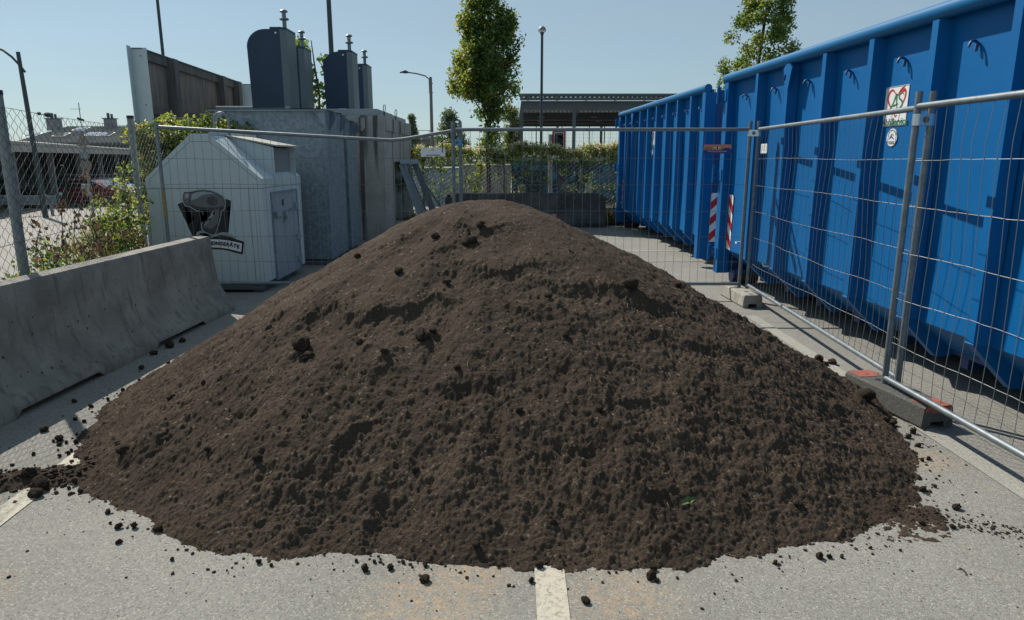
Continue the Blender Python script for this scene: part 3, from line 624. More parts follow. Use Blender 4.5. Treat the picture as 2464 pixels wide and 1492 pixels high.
def clamp(loc, rz, w, m, label):
    t = thing('pipe_clamp', label, 'fence clamp', loc, rz, 'clamps joining the fence panels')
    b = MB()
    for s_ in (-1, 1):
        pts = [(s_*(w/2)+.026*math.cos(a)*s_, .026*math.sin(a), 0) for a in np.linspace(-PI/2, PI/2, 9)]
        V = []; 
        for (x,y,z) in pts: V += [(x,y,-.035),(x,y,.035)]
        b.add(V, [(2*i,2*i+2,2*i+3,2*i+1) for i in range(8)])
    b.box(-w/2, w/2, -.029,-.024,-.035,.035); b.box(-w/2, w/2, .024,.029,-.035,.035)
    b.build('clamp_body', m, t, smooth=True, fix=False)
    b = MB(); b.tube([(0,-.055,0),(0,.05,0)], .007, 8); b.lathe([(.015,-.042),(.015,-.030)], (0,0,0), 6, 'y'); b.lathe([(.02,-.031),(.02,-.0295)], (0,0,0), 14, 'y'); b.build('bolt', M['steel'], t, smooth=True)
    return t
M['clampb'] = mat('light_blue_clamp_paint', (.10,.36,.62), .4); M['clampz'] = mat('bright_zinc', (.62,.66,.68), .3, .8)
clamp((-.626, 8.035, 1.80), .3, .078, M['clampb'], 'light blue steel clamp joining two fence posts above the heap')
clamp((2.707, 7.955, 1.90), -.5, .09, M['clampz'], 'shiny zinc clamp on the corner fence posts at the far end of the container')
clamp((2.552, 4.435, 1.86), 0, .082, M['clampz'], 'big shiny zinc clamp on the nearest pair of fence posts')
b = MB(); b.tube([(0,0,0),(.05,-.02,0),(.055,-.02,-.06),(.05,-.02,-.08)], .005, 6); o = b.build('hook', M['steel'], pD, smooth=True); o.location = (-.05,.03,1.82)
# feet
def foot(label, cx, cy, rz, m, painted=False, L=.74, w=.225, h=.145):
    t = thing('ballast_block', label, 'fence foot', (cx,cy,0), rz, 'feet under the mobile fence')
    bm = bmesh.new()
    # block with a slot through the underside at each end
    prof = [(-w/2+.012,0),(-w/2,.02),(-w/2+.012,h-.012),(-w/2+.024,h),(w/2-.024,h),(w/2-.012,h-.012),(w/2,.02),(w/2-.012,0),(.055,0),(.045,.045),(-.045,.045),(-.055,0)]
    b = MB(); b.prism(prof, -L/2, L/2, 'y'); o = b.build('foot_block', m, t)
    # holes for the posts
    hb = MB()
    for y in (-.30,-.16,.16,.30):
        if painted or abs(y) > 0: hb.lathe([(.024,h-.03),(.026,h+.0015)], (.0,y,0), 14)
    hb.build('post_socket', M['rust'] if not painted else M['black'], t, smooth=True)
    if painted:
        for s_ in (-1, 1):
            q = MB(); q.box(-w/2+.026, w/2-.026, min(s_*L/2, s_*(L/2-.14)), max(s_*L/2, s_*(L/2-.14)), h+.0005, h+.003)
            q.add([(-w/2+.025,s_*(L/2+.002),h),(w/2-.025,s_*(L/2+.002),h),(w/2-.013,s_*(L/2+.002),h-.045),(-w/2+.013,s_*(L/2+.002),h-.035)], [(0,1,2,3)])
            q.build('painted_end', M['redp'], t)
    return t
foot('pale concrete fence foot at the far corner by the containers', 2.655, 7.86, .04, M['footc'])
foot('dark rubber fence foot with worn red ends at the right rim of the heap', 2.545, 4.36, .19, M['footr'], True)
foot('concrete fence foot hidden behind the soil heap', -.63, 8.04, 0, M['footc'])
foot('concrete fence foot behind the left barrier by the bin', -4.0, 8.02, 0, M['footc'])

# boards hanging on the fence
def text(s_, size, m, parent, loc, rot, name='lettering', bold=0, align='CENTER', ext=.0006, shear=0, xs=1):
    cu = bpy.data.curves.new(name, 'FONT'); cu.body = s_; cu.size = size; cu.align_x = align; cu.align_y = 'CENTER'; cu.extrude = ext; cu.offset = bold; cu.shear = shear; cu.resolution_u = 3
    to = bpy.data.objects.new('tmp_text', cu); COL.objects.link(to); dg = bpy.context.evaluated_depsgraph_get()
    me = bpy.data.meshes.new_from_object(to.evaluated_get(dg)); bpy.data.objects.remove(to)
    if xs != 1:
        for v in me.vertices: v.co.x *= xs
    me.materials.clear(); me.materials.append(m); o = bpy.data.objects.new(name, me); COL.objects.link(o)
    if parent: o.parent = parent
    o.location = loc; o.rotation_euler = rot; return o
FR = (PI/2, 0, 0)
t = thing('sign_board', 'white board with a faded pink triangle hung on the left fence panel', 'sign', (-.89, 7.985, 1.692), -.0)
t.rotation_euler = (0, -.028, 0)
MB().box(-.137,.137,-.004,.0,-.049,.049).build('panel', M['whitep'], t)
b = MB(); b.add([(-.024,-.0055,.018),(.018,-.0055,.018),(-.003,-.0055,.046)], [(0,1,2)]); b.build('triangle', M['pink'], t, fix=False)
b = MB(); b.box(-.068,.060,-.0055,-.0045,-.027,-.0255); b.build('rule_line', M['black'], t)
text('WÜRTH-HOCHENBURGER', .0135, M['black'], t, (-.004,-.0055,-.037), FR, bold=.0003)
t = thing('sign_board', 'orange and blue banner board with mountains hung on the fence behind the heap', 'sign', (2.305, 7.955, 1.727))
MB().box(-.157,.157,-.004,0,-.051,.051).build('panel', M['dblue'], t)
MB().box(-.155,.155,-.0055,-.0045,-.012,.049).build('orange_field', M['orange'], t)
b = MB(); b.add([(x,-.0065,z) for x,z in [(.035,-.012),(.055,.004),(.065,.0),(.085,.022),(.095,.012),(.108,.030),(.125,.006),(.135,.014),(.155,-.004),(.155,-.012)]], [tuple(range(10))]); b.build('mountain_silhouette', M['dblue'], t, fix=False)
b = MB(); b.add([(x,-.0072,z) for x,z in [(.095,.014),(.108,.030),(.116,.018),(.107,.020)]], [(0,1,2,3)]); b.add([(x,-.0072,z) for x,z in [(.078,.015),(.085,.022),(.089,.016)]], [(0,1,2)]); b.build('snow_cap', M['whitep'], t, fix=False)
b = MB()
for i in range(5): b.box(-.14+i*.018,-.136+i*.018,-.0068,-.006,-.011,.016+.006*(i%2))
b.box(-.145,-.06,-.0068,-.006,.012,.0145); b.box(-.15,-.10,-.0068,-.006,-.004,-.001); b.build('scaffold_silhouette', M['dblue'], t)
text('W', .034, M['whitep'], t, (-.025,-.0065,.014), FR, bold=.0006); text('H', .034, M['whitep'], t, (.018,-.0065,.014), FR, bold=.0006)
b = MB(); b.add([(x,-.007,z) for x,z in [(-.010,.0),(.005,.0),(.005,.022),(-.002,.034),(-.010,.022)]], [(0,1,2,3,4)]); b.build('house_mark', M['dblue'], t, fix=False)
text('Bestens beraten, wenn\'s ums Bauen geht.', .0125, M['whitep'], t, (0,-.0055,-.024), FR, bold=.0002)
text('www.wuerth-hochenburger.at', .0115, M['orange'], t, (0,-.0055,-.040), FR)
t = thing('notice_sheet', 'small white paper notice tied to the fence in front of the near container', 'notice', (2.735, 7.66, 1.728), -PI/2-.043)
MB().box(-.105,.105,-.012,-.009,-.05,.05).build('sheet', M['whitep'], t)
b = MB(); R_ = random.Random(4)
for i in range(6):
    x = -.07
    while x < .05:
        w_ = R_.uniform(.008,.025); b.box(x,x+w_,-.0128,-.0122,.034-i*.011,.0365-i*.011); x += w_+.007
b.build('handwriting', M['g2'], t)

# ------------------------------------------------------------------ roll-off containers
def rolloff(label, loc, rz, ribs, gus, near_end=True):
    t = thing('roll_off_container', label, 'container', loc, rz, 'blue roll off containers')
    Ln = 6.4; W_ = 2.5
    PZ0, PZ1 = .45, 2.56
    # panels with bevel below, both long sides (a slight swell between the ribs)
    for side_ in (0, 1):
        b = MB(); sx = lambda x: x if side_ == 0 else W_-x
        ys_ = np.linspace(-Ln+.06, -.06, 130); V = []
        for y in ys_:
            for (x, z) in ((.42,.20),(.10,PZ0),(.10,.9),(.10,1.3),(.10,1.7),(.10,2.1),(.10,PZ1)):
                dx = .007*(1+math.sin(z*1.7+y*1.3))*math.sin(PI*max(0,min(1,(z-PZ0)/(PZ1-PZ0)))) if z > PZ0 else 0
                V.append((sx(x+dx), y, z))
        k = 7; b.add(V, [(i*k+j, (i+1)*k+j, (i+1)*k+j+1, i*k+j+1) for i in range(len(ys_)-1) for j in range(k-1)])
        b.build('side_panel', M['blue'], t, smooth=True, auto=30)
        # ribs: vertical channel with an inclined foot
        for y in ribs:
            r = MB(); w = .105; y0, y1 = y-w, y
            for (xa, xb, za, zb2) in ((.0,.108,PZ0,PZ1),):
                x0_, x1_ = (sx(xa), sx(xb)); lo_x, hi_x = min(x0_, x1_), max(x0_, x1_)
                r.prism([(sx(0),y0+.018),(sx(0),y1-.018),(sx(.1005),y1),(sx(.1005),y0)], PZ0, PZ1, 'z')
            q = [(sx(.0),PZ0-.002),(sx(.112),PZ0-.002),(sx(.42),.195),(sx(.42),.15),(sx(.30),.15)]
            r.prism(q, y0+.018, y1-.018, 'y')
            r.tube([(sx(.0),y0+.01,PZ0+.004),(sx(.0),y1-.01,PZ0+.004)], .008, 6)
            r.build('rib', M['blue'], t)
        MB().tube([(sx(.035),-Ln,2.615),(sx(.035),0,2.615)], .057, 20).build('top_rail', M['bluerail'], t, smooth=True)
        r = MB(); r.box(min(sx(.09),sx(.13)), max(sx(.09),sx(.13)), -Ln+.02, -.02, PZ1-.01, 2.60); r.build('upper_beam', M['blue'], t)
    # corner posts
    for yy in (-Ln, -.15):
        for side_ in (0, 1):
            x0_, x1_ = (0,.16) if side_ == 0 else (W_-.16, W_)
            b = MB(); b.box(x0_, x1_, yy, yy+.15, .13, 2.56, bev=.008); b.build('corner_post', M['blue'], t)
    # near end wall, far end doors, floor and runners
    MB().box(.161, W_-.161, -Ln+.012, -Ln+.06, .30, 2.54).build('end_wall', M['navy'], t)
    MB().box(.161, W_/2-.01, -.06, -.012, .30, 2.54).build('door', M['blue'], t); MB().box(W_/2+.01, W_-.161, -.06, -.012, .30, 2.54).build('door', M['blue'], t)
    MB().box(.40, W_-.40, -Ln+.1, -.1, .19, .23).build('floor', M['navy'], t)
    for xx in (.72, W_-.90):
        MB().box(xx, xx+.18, -Ln+.2, -.25, .05, .19).build('runner', M['navy'], t)
    for k in range(8): MB().box(.42, W_-.42, -Ln+.5+k*.75, -Ln+.58+k*.75, .10, .189).build('cross_beam', M['navy'], t)
    MB().box(.165, W_-.165, -.145, -.07, .14, .30).build('rear_beam', M['navy'], t)
    # rollers in brackets
    for xx in (.18, W_-.50):
        b = MB(); b.lathe([(.095,0),(.10,.01),(.10,.27),(.095,.28)], (xx+.03,-.20,.10), 22, 'x'); b.build('roller', M['rust'], t, smooth=True)
        b = MB(); b.prism([(-.31,.14),(-.10,.14),(-.13,.04),(-.20,.0),(-.27,.03)], xx, xx+.018, 'x'); b.prism([(-.31,.14),(-.10,.14),(-.13,.04),(-.20,.0),(-.27,.03)], xx+.32, xx+.338, 'x'); b.box(xx-.01, xx+.35, -.32, -.09, .14, .19); b.build('roller_bracket', M['navy'], t)
    # hinges at the far end
    for z in (.40, 1.42, 2.42):
        h = MB(); h.tube([(-.055,.03,z-.11),(-.055,.03,z+.09)], .026, 12); h.tube([(-.055,.03,z+.09),(-.055,.03,z+.125)], .012, 8); h.box(-.05,.03,-.02,.03,z-.07,z-.03); h.box(-.05,.03,-.02,.03,z+.02,z+.05); h.box(-.012,.0,-.12,.02,z-.08,z+.06)
        h.build('hinge', M['blue'], t, smooth=True)
    # hooks for the tarpaulin
    mids = [(a+b)/2 for a, b in zip(ribs[:-1], ribs[1:])]+[(-.15+ribs[0])/2, (ribs[-1]-.1-Ln+.15)/2]
    for i, y in enumerate(mids):
        tw = .03*math.sin(i*2.3)
        h = MB(); pts = [(.10,y,2.352),(.07,y,2.372),(.057,y,2.375),(.044,y+tw*.3,2.37),(.035,y+tw*.5,2.355),(.030,y+tw*.6,2.335)]
        h.tube(pts, .0095, 8); h.tube([(.085,y,2.36),(.075,y-.004,2.31)], .011, 6); h.build('hook', M['navy'], t, smooth=True)
    # lifting lug with a hole
    g_ = MB(); y = ribs[gus]; n = 12; cx, cz = y-.045, 2.43; hole = [(cx+.022*math.cos(a), cz+.035*math.sin(a)) for a in np.linspace(0, 2*PI, n, endpoint=False)]
    out = [(y+.10-.26, 2.56),(y-.0, 2.56),(y-.02,2.50),(y-.05,2.35),(y-.09,2.22),(y-.105,2.25),(y-.125,2.35),(y-.15,2.47)]
    o3 = []
    for a in np.linspace(0, 2*PI, n, endpoint=False):
        dvec = Vector((math.cos(a), math.sin(a))); best = None
        P = [Vector(p) for p in ((y+.02,2.56),(y-.20,2.56),(y-.09,2.20))]
        for i in range(3):
            p, q = P[i], P[(i+1)%3]; e = q-p; den = dvec.x*e.y-dvec.y*e.x
            if abs(den) < 1e-9: continue
            s_ = ((p.x-cx)*e.y-(p.y-cz)*e.x)/den; u = ((p.x-cx)*dvec.y-(p.y-cz)*dvec.x)/den
            if s_ > 0 and -1e-6 <= u <= 1+1e-6 and (best is None or s_ < best): best = s_
        o3.append((cx+dvec.x*best, cz+dvec.y*best))
    vs = [(x_, p[0], p[1]) for x_ in (-.018,-.003) for p in hole+o3]
    fs = []
    for i in range(n):
        j = (i+1)%n
        fs += [(i,j,n+j,n+i), (2*n+i,3*n+i,3*n+j,2*n+j), (i,2*n+i,2*n+j,j), (n+i,n+j,3*n+j,3*n+i)]
    g_.add(vs, fs); g_.build('lifting_lug', M['blue'], t)
    # little catches near the foot of the first ribs
    h = MB(); h.tube([(.10,ribs[0]+.35,.60),(.04,ribs[0]+.35,.60),(.03,ribs[0]+.30,.585)], .011, 8); h.tube([(.0,ribs[1]+.02,.47),(-.05,ribs[1]+.03,.47),(-.06,ribs[1]+.06,.50)], .008, 6); h.build('catch', M['clampz'], t, smooth=True)
    return t
def stripes(parent, plane, a0, a1, z0, z1, flip=1):
    """red and white warning strip: plane(a,z,off) gives the point"""
    b = MB(); b.add([plane(a0,z0,.002),plane(a1,z0,.002),plane(a1,z1,.002),plane(a0,z1,.002)], [(0,1,2,3)])
    o = b.build('warning_strip', M['whitep'], parent, fix=False)
    r = MB(); w = a1-a0; H = z1-z0; per = H/3.1; rise = w*1.0*flip
    k = -1
    for k in range(-1, 5):
        lo = z0+k*per; hi = lo+per/2
        poly = [(0,lo),(1,lo+abs(w)*.9),(1,hi+abs(w)*.9),(0,hi)]
        if flip < 0: poly = [(1-p[0], p[1]) for p in poly]
        # clip to the strip
        def clip(P, f, cut):
            out = []
            for i in range(len(P)):
                A, B = P[i], P[(i+1)%len(P)]; fa, fb = f(A), f(B)
                if fa >= 0: out.append(A)
                if fa*fb < 0: s_ = fa/(fa-fb); out.append((A[0]+(B[0]-A[0])*s_, A[1]+(B[1]-A[1])*s_))
            return out
        P = clip(poly, lambda p: p[1]-z0, 0)
        if len(P) > 2: P = clip(P, lambda p: z1-p[1], 0)
        if len(P) > 2: r.add([plane(a0+(a1-a0)*p[0], p[1], .0035) for p in P], [tuple(range(len(P)))])
    r.build('red_stripes', M['red'], o, fix=False)
nearC = rolloff('near dark blue ribbed roll off container along the right side of the lot', (2.72, 9.25, 0), .05, [-1.01,-1.80,-2.56,-3.33,-4.12,-4.88,-5.64], 1)
farC = rolloff('far blue ribbed roll off container standing beyond the first one', (2.515, 16.8, 0), .0445, [-.72,-1.41,-2.13,-2.79,-3.48,-4.19,-4.88,-5.62], 1)
sidep = lambda y, z, o_: (.10-o_, y, z)
stripes(nearC, sidep, -.18, -.32, .46, 1.165, -1)
stripes(farC, sidep, -.18, -.32, .46, 1.12, -1)
stripes(farC, lambda a, z, o_: (a, -6.388-o_, z), .17, .315, .39, 1.118, 1)
t_ = farC; MB().box(.28,.46,-6.392,-6.3885,2.38,2.54).build('label_plate', M['whitep'], t_)
text('E', .07, M['green'], t_, (.31,-6.393,2.49), FR, bold=.001); text('Entsorgung', .022, M['green'], t_, (.37,-6.393,2.435), FR); text('Tel. 0512', .022, M['green'], t_, (.365,-6.393,2.405), FR)
# company stickers: white sheet with a heart, and a round badge
def ribbon2(pts, ws):
    P = [Vector(p) for p in pts]; V = []
    for i, p in enumerate(P):
        d = (P[min(i+1, len(P)-1)]-P[max(i-1, 0)]).normalized(); nn = Vector((-d.y, d.x))*ws[i]/2
        V += [p-nn, p+nn]
    return V, [(2*i,2*i+2,2*i+3,2*i+1) for i in range(len(P)-1)]
def spline(pts, n=8):
    P = [Vector(p) for p in pts]; out = []
    for i in range(len(P)-1):
        p0 = P[max(i-1,0)]; p1 = P[i]; p2 = P[i+1]; p3 = P[min(i+2,len(P)-1)]
        for k in range(n):
            t_ = k/n; out.append(.5*((2*p1)+(p2-p0)*t_+(2*p0-5*p1+4*p2-p3)*t_*t_+(3*p1-p0-3*p2+p3)*t_**3))
    out.append(P[-1]); return out
def sticker(parent, yc, z0, z1, wd):
    """drawn in its own upright frame; x of the frame runs along -y of the container (to the viewer's right)"""
    H = z1-z0; e = bpy.data.objects.new('company_sticker', None)
    b = MB(); b.box(-wd/2, wd/2, -.003, -.0005, z0, z1); o = b.build('company_sticker', M['whitep'], parent)
    o.location = (.098, yc, 0); o.rotation_euler = (0,0,-PI/2)
    def lay(poly, m, y_, name='emblem'):
        q = MB()
        for V, F in poly: q.add([(v[0]*wd, y_, z0+v[1]*H) for v in V], F)
        return q.build(name, m, o, fix=False)
    def rib(pts, w0, w1, n=8):
        s_ = spline(pts, n); k = len(s_); ws = [w0+(w1-w0)*math.sin(PI*i/(k-1)) for i in range(k)]; return ribbon2(s_, ws)
    lay([rib([(.0,.30),(-.25,.52),(-.37,.70),(-.32,.86),(-.18,.91),(-.02,.77)], .015, .07), rib([(.0,.30),(.25,.50),(.37,.68),(.38,.83),(.28,.90),(.10,.80),(.02,.74)], .015, .06), rib([(.06,.78),(.18,.90),(.34,.975)], .01, .055), rib([(.10,.76),(.22,.83),(.36,.86)], .01, .04), rib([(-.02,.30),(.03,.24),(.10,.27)], .02, .04)], M['red'], -.0045)
    lay([rib([(-.22,.44),(-.10,.60),(.0,.80),(.03,.60),(.08,.42)], .02, .05), rib([(-.24,.50),(-.05,.52),(.12,.56)], .01, .04), rib([(.32,.76),(.24,.82),(.13,.77),(.14,.68),(.25,.62),(.28,.52),(.18,.44),(.0,.41),(-.26,.44)], .015, .05)], M['green'], -.0055)
    lay([([(-.49,.01),(.49,.01),(.49,.022),(-.49,.022)], [(0,1,2,3)]), ([(-.49,.978),(.49,.978),(.49,.99),(-.49,.99)], [(0,1,2,3)])], M['green'], -.0045, 'border_line')
    text('Abfall', .072, M['txtg'], o, (-.075,-.0045,z0+.10*H), FR); text('Service', .072, M['green'], o, (.075,-.0045,z0+.10*H), FR, bold=.0012)
    # round badge below
    n = 32; zc = z0-.088; r = .068; b = MB(); b.prism([(r*math.cos(2*PI*i/n), zc+r*math.sin(2*PI*i/n)) for i in range(n)], -.003, -.0005, 'y'); o2 = b.build('round_badge', M['whitep'], parent); o2.location = (.096, yc, 0); o2.rotation_euler = (0,0,-PI/2)
    q = MB(); V, F = ribbon2(spline([(-.03,zc-.014),(-.008,zc+.006),(.03,zc-.014)], 6), [.006+.006*math.sin(PI*i/12) for i in range(13)]); q.add([(v[0],-.0045,v[1]) for v in V], F); q.build('blue_wave', M['dblue'], o2, fix=False)
    q = MB(); V, F = ribbon2(spline([(-.022,zc+.006),(0,zc+.024),(.022,zc+.014)], 6), [.004+.006*math.sin(PI*i/12) for i in range(13)]); q.add([(v[0],-.0045,v[1]) for v in V], F); q.build('green_wave', M['green'], o2, fix=False)
    for i, ch in enumerate('V.EFB ZERTIFIZIERTER'):
        a = PI*(.90-.80*i/19); text(ch, .013, M['g2'], o2, (.055*math.cos(a), -.0045, zc+.055*math.sin(a)), (PI/2, -(a-PI/2), 0))
    text('ENTSORGUNGS', .0125, M['g2'], o2, (-.006,-.0045,zc-.034), FR); text('FACHBETRIEB', .0125, M['g2'], o2, (.006,-.0045,zc-.047), FR)
sticker(nearC, -3.65, 1.875, 2.175, .30)
sticker(farC, -2.96, 1.83, 2.13, .29)

# ------------------------------------------------------------------ collection bin for small appliances
LOGO = {"black1":[[-4.056,1.079],[-3.992,1.107],[-3.969,1.059],[-3.905,1.043],[-3.887,1.023],[-3.824,0.994],[-3.776,0.986],[-3.687,0.986],[-3.762,0.966],[-3.772,0.946],[-3.726,0.922],[-3.785,0.852],[-3.795,0.795],[-3.774,0.758],[-3.832,0.746],[-3.864,0.713],[-3.854,0.693],[-3.912,0.693],[-3.962,0.826],[-3.862,0.905],[-3.966,0.848]],"black2":[[-3.473,1.148],[-3.404,1.123],[-3.413,1.055],[-3.461,1.045],[-3.421,1.027],[-3.441,0.909],[-3.45,0.901],[-3.468,0.738],[-3.538,0.742],[-3.622,0.722],[-3.559,0.869],[-3.527,0.994],[-3.489,1.015]],"outline":[[-3.963,1.232],[-3.882,1.236],[-3.799,1.254],[-3.718,1.259],[-3.638,1.249],[-3.559,1.222],[-3.498,1.184],[-3.469,1.139],[-3.469,1.079],[-3.484,1.023],[-3.525,0.994],[-3.546,0.917],[-3.58,0.82],[-3.626,0.718],[-3.664,0.705],[-3.713,0.713],[-3.775,0.746],[-3.799,0.795],[-3.789,0.852],[-3.734,0.917],[-3.776,0.946],[-3.766,0.97],[-3.712,0.982],[-3.776,0.986],[-3.824,0.994],[-3.886,1.027],[-3.909,1.045],[-3.969,1.059],[-3.985,1.095],[-3.992,1.135],[-3.983,1.192]],"ink":[[-3.96,1.222],[-3.883,1.225],[-3.8,1.243],[-3.719,1.248],[-3.638,1.24],[-3.564,1.212],[-3.507,1.176],[-3.482,1.135],[-3.481,1.079],[-3.495,1.031],[-3.535,0.998],[-3.556,0.917],[-3.589,0.824],[-3.634,0.723],[-3.663,0.715],[-3.703,0.723],[-3.762,0.756],[-3.784,0.803],[-3.775,0.852],[-3.713,0.924],[-3.76,0.95],[-3.753,0.962],[-3.679,0.986],[-3.775,0.998],[-3.823,1.007],[-3.877,1.039],[-3.901,1.057],[-3.959,1.071],[-3.975,1.103],[-3.979,1.143],[-3.972,1.192]],"body":[[-3.88,1.212],[-3.801,1.232],[-3.72,1.237],[-3.639,1.23],[-3.569,1.204],[-3.515,1.168],[-3.493,1.131],[-3.493,1.079],[-3.507,1.039],[-3.546,1.015],[-3.644,1.003],[-3.726,1.007],[-3.806,1.019],[-3.868,1.047],[-3.893,1.079],[-3.899,1.127],[-3.894,1.176]],"bodylow":[[-3.889,1.079],[-3.819,1.055],[-3.722,1.043],[-3.608,1.043],[-3.526,1.055],[-3.495,1.067],[-3.507,1.039],[-3.546,1.015],[-3.644,1.003],[-3.726,1.007],[-3.806,1.019],[-3.868,1.047]],"hi":[[-3.884,1.127],[-3.869,1.2],[-3.802,1.227],[-3.72,1.232],[-3.64,1.222],[-3.585,1.204],[-3.658,1.204],[-3.74,1.192],[-3.809,1.152]],"nozzle":[[-3.957,1.212],[-3.892,1.216],[-3.905,1.168],[-3.909,1.111],[-3.905,1.071],[-3.954,1.083],[-3.971,1.111],[-3.968,1.168]],"nozhi":[[-3.953,1.208],[-3.896,1.212],[-3.91,1.156],[-3.959,1.15]],"handle":[[-3.64,1.007],[-3.553,1.023],[-3.558,0.95],[-3.586,0.844],[-3.627,0.746],[-3.658,0.728],[-3.71,0.738],[-3.748,0.771],[-3.769,0.808],[-3.74,0.861],[-3.685,0.917]],"handlelow":[[-3.761,0.808],[-3.697,0.787],[-3.648,0.791],[-3.575,0.869],[-3.619,0.754],[-3.658,0.726],[-3.71,0.738],[-3.748,0.767]],"glint":[[-3.603,1.007],[-3.64,0.966],[-3.622,0.942],[-3.664,0.922],[-3.695,0.901],[-3.685,0.877],[-3.728,0.848],[-3.727,0.82],[-3.752,0.832],[-3.731,0.861],[-3.697,0.877],[-3.706,0.909],[-3.666,0.942],[-3.653,0.95],[-3.656,0.97]],"cordw":[[-3.868,0.718],[-3.849,0.746],[-3.798,0.761],[-3.75,0.746],[-3.768,0.73],[-3.817,0.731],[-3.832,0.713],[-3.755,0.701],[-3.673,0.701],[-3.571,0.738],[-3.489,0.738],[-3.425,0.713],[-3.395,0.689],[-3.373,0.652],[-3.429,0.676],[-3.492,0.701],[-3.573,0.709],[-3.675,0.676],[-3.757,0.676],[-3.854,0.697]],"blackhill":[[-3.912,0.693],[-3.754,0.705],[-3.655,0.713],[-3.571,0.738],[-3.489,0.738],[-3.41,0.701],[-3.373,0.652],[-3.287,0.625],[-3.315,0.468],[-3.396,0.486],[-3.476,0.511],[-3.557,0.528],[-3.672,0.534],[-3.804,0.53],[-3.912,0.52],[-3.935,0.623]],"whiteband":[[-3.892,0.644],[-3.792,0.654],[-3.685,0.658],[-3.587,0.654],[-3.497,0.644],[-3.4,0.627],[-3.31,0.605],[-3.33,0.499],[-3.409,0.52],[-3.49,0.54],[-3.579,0.553],[-3.67,0.557],[-3.785,0.555],[-3.889,0.544]],"cordb":[[-3.832,0.713],[-3.755,0.701],[-3.673,0.701],[-3.572,0.722],[-3.49,0.722],[-3.426,0.701],[-3.392,0.668],[-3.428,0.685],[-3.492,0.708],[-3.573,0.711],[-3.674,0.685],[-3.756,0.685]]}
BX0, BX1, BY = -4.412, -3.02, 8.45
t = thing('collection_bin', 'pale grey sheet metal collection bin for small appliances with a hair dryer picture', 'collection bin', (-3.716, BY, .10))
hw = .696; D_ = 1.55
prof = [(-hw,.02),(hw,.02),(hw,1.285),(.118,1.80),(-.118,1.80),(-hw,1.285)]
b = MB(); b.prism([(-hw,.03),(hw,.03),(hw,1.17),(-hw,1.17)], 0, D_, 'y'); b.build('bin_body', M['white'], t)
rf = MB()
rf.prism([(-hw-.004,1.175),(hw+.004,1.175),(hw+.004,1.285),(.118,1.80),(-.118,1.80),(-hw-.004,1.285)], -.004, D_, 'y')
ro = rf.build('roof', M['white'], t)
# seams are narrow dark gaps between the folded sheets
sm = MB()
def seam(p, q, w=.0035, y=-.0062):
    p, q = Vector(p), Vector(q); d = (q-p).normalized(); nn = Vector((-d.y, d.x))*w/2; sm.add([(v.x,y,v.y) for v in (p-nn,q-nn,q+nn,p+nn)], [(0,1,2,3)])
seam((-hw,1.172),(hw,1.172)); seam((-hw+.05,1.20),(-hw+.05,1.275)); seam((hw-.05,1.20),(hw-.05,1.275)); seam((-hw+.05,1.275),(-.115,1.72)); seam((-.115,1.72),(.115,1.72)); seam((.115,1.72),(hw-.05,1.275)); seam((-.118,1.80),(-.115,1.72)); seam((.118,1.80),(.115,1.72))
for x in (-hw+.15, hw-.16, hw-.10): seam((x,.03),(x,1.17), .003, -.0012)
sm.build('sheet_seam', M['g1'], t, fix=False)
# chute hood on the right slope
hd = MB(); y0, y1 = .46, 1.33
hd.add([(.16,y0,1.795),(hw+.02,y0,1.66),(hw+.02,y0,1.185),(hw-.10,y0,1.185),(.16,y0,1.70)], [(0,1,2,3,4)])
hd.add([(.16,y1,1.795),(hw+.02,y1,1.66),(hw+.02,y1,1.185),(hw-.10,y1,1.185),(.16,y1,1.70)], [(0,4,3,2,1)])
hd.box(.155,.18,y0,y1,1.70,1.79)
hd.add([(hw-.10,y0,1.185),(hw-.10,y1,1.185),(.18,y1,1.72),(.18,y0,1.72)], [(0,1,2,3)])
h_ = hd.build('chute', M['white'], t, fix=False)
b = MB(); Mr = Matrix.Identity(4); b.add([(.10,y0-.03,1.80),(hw+.06,y0-.03,1.672),(hw+.06,y1+.03,1.672),(.10,y1+.03,1.80),(.10,y0-.03,1.815),(hw+.06,y0-.03,1.69),(hw+.06,y1+.03,1.69),(.10,y1+.03,1.815)], [(0,3,2,1),(4,5,6,7),(0,1,5,4),(1,2,6,5),(2,3,7,6),(3,0,4,7)]); b.build('chute_lid', mat('aged_lid_sheet', (.42,.42,.38), .5, 0, (.30,.30,.27), 4), h_)
b = MB(); b.box(hw-.07,hw-.062,y0+.004,y1-.004,1.20,1.655); b.build('chute_shade_panel', mat('chute_shade_grey', (.17,.19,.21), .6), h_)  # grey panel closing the chute mouth, its tone standing for the shaded interior
b = MB(); b.add([(.118,.02,1.802),(.118,y0-.006,1.802),(.16,y0-.006,1.73),(hw-.06,y0-.006,1.24),(hw,.02,1.29)], [(0,1,2,3,4)]); 
b = MB(); b.add([(.13,.03,1.795),(.17,.44,1.775),(hw-.02,.44,1.30)], [(0,1,2)]); b.build('roof_fold', M['white'], t, fix=False)
# ridge strip, lifting ring and bolts
b = MB(); b.box(-.11,.125,.01,D_-.01,1.8005,1.812); b.box(.115,.125,.01,D_-.01,1.812,1.84); b.build('ridge_strip', M['white'], t)
b = MB()
for k in range(5): b.lathe([(.008,1.812),(.008,1.826)], (.06,.2+.12*k,0), 6)
b.build('bolt', M['steel'], t)
b = MB(); pts = [(.0,.10,1.80),(.0,.10,1.98)]+[(0,.19-.09*math.cos(a),1.98+.10*math.sin(a)) for a in np.linspace(0, PI, 12)]+[(0,.28,1.98),(0,.28,1.80)]
pts = [(-.115+ (p[1]-.10)*1.0+.10, .5, p[2]) for p in pts]; b.tube(pts, .016, 10); b.build('lifting_ring', M['steel'], t, smooth=True)
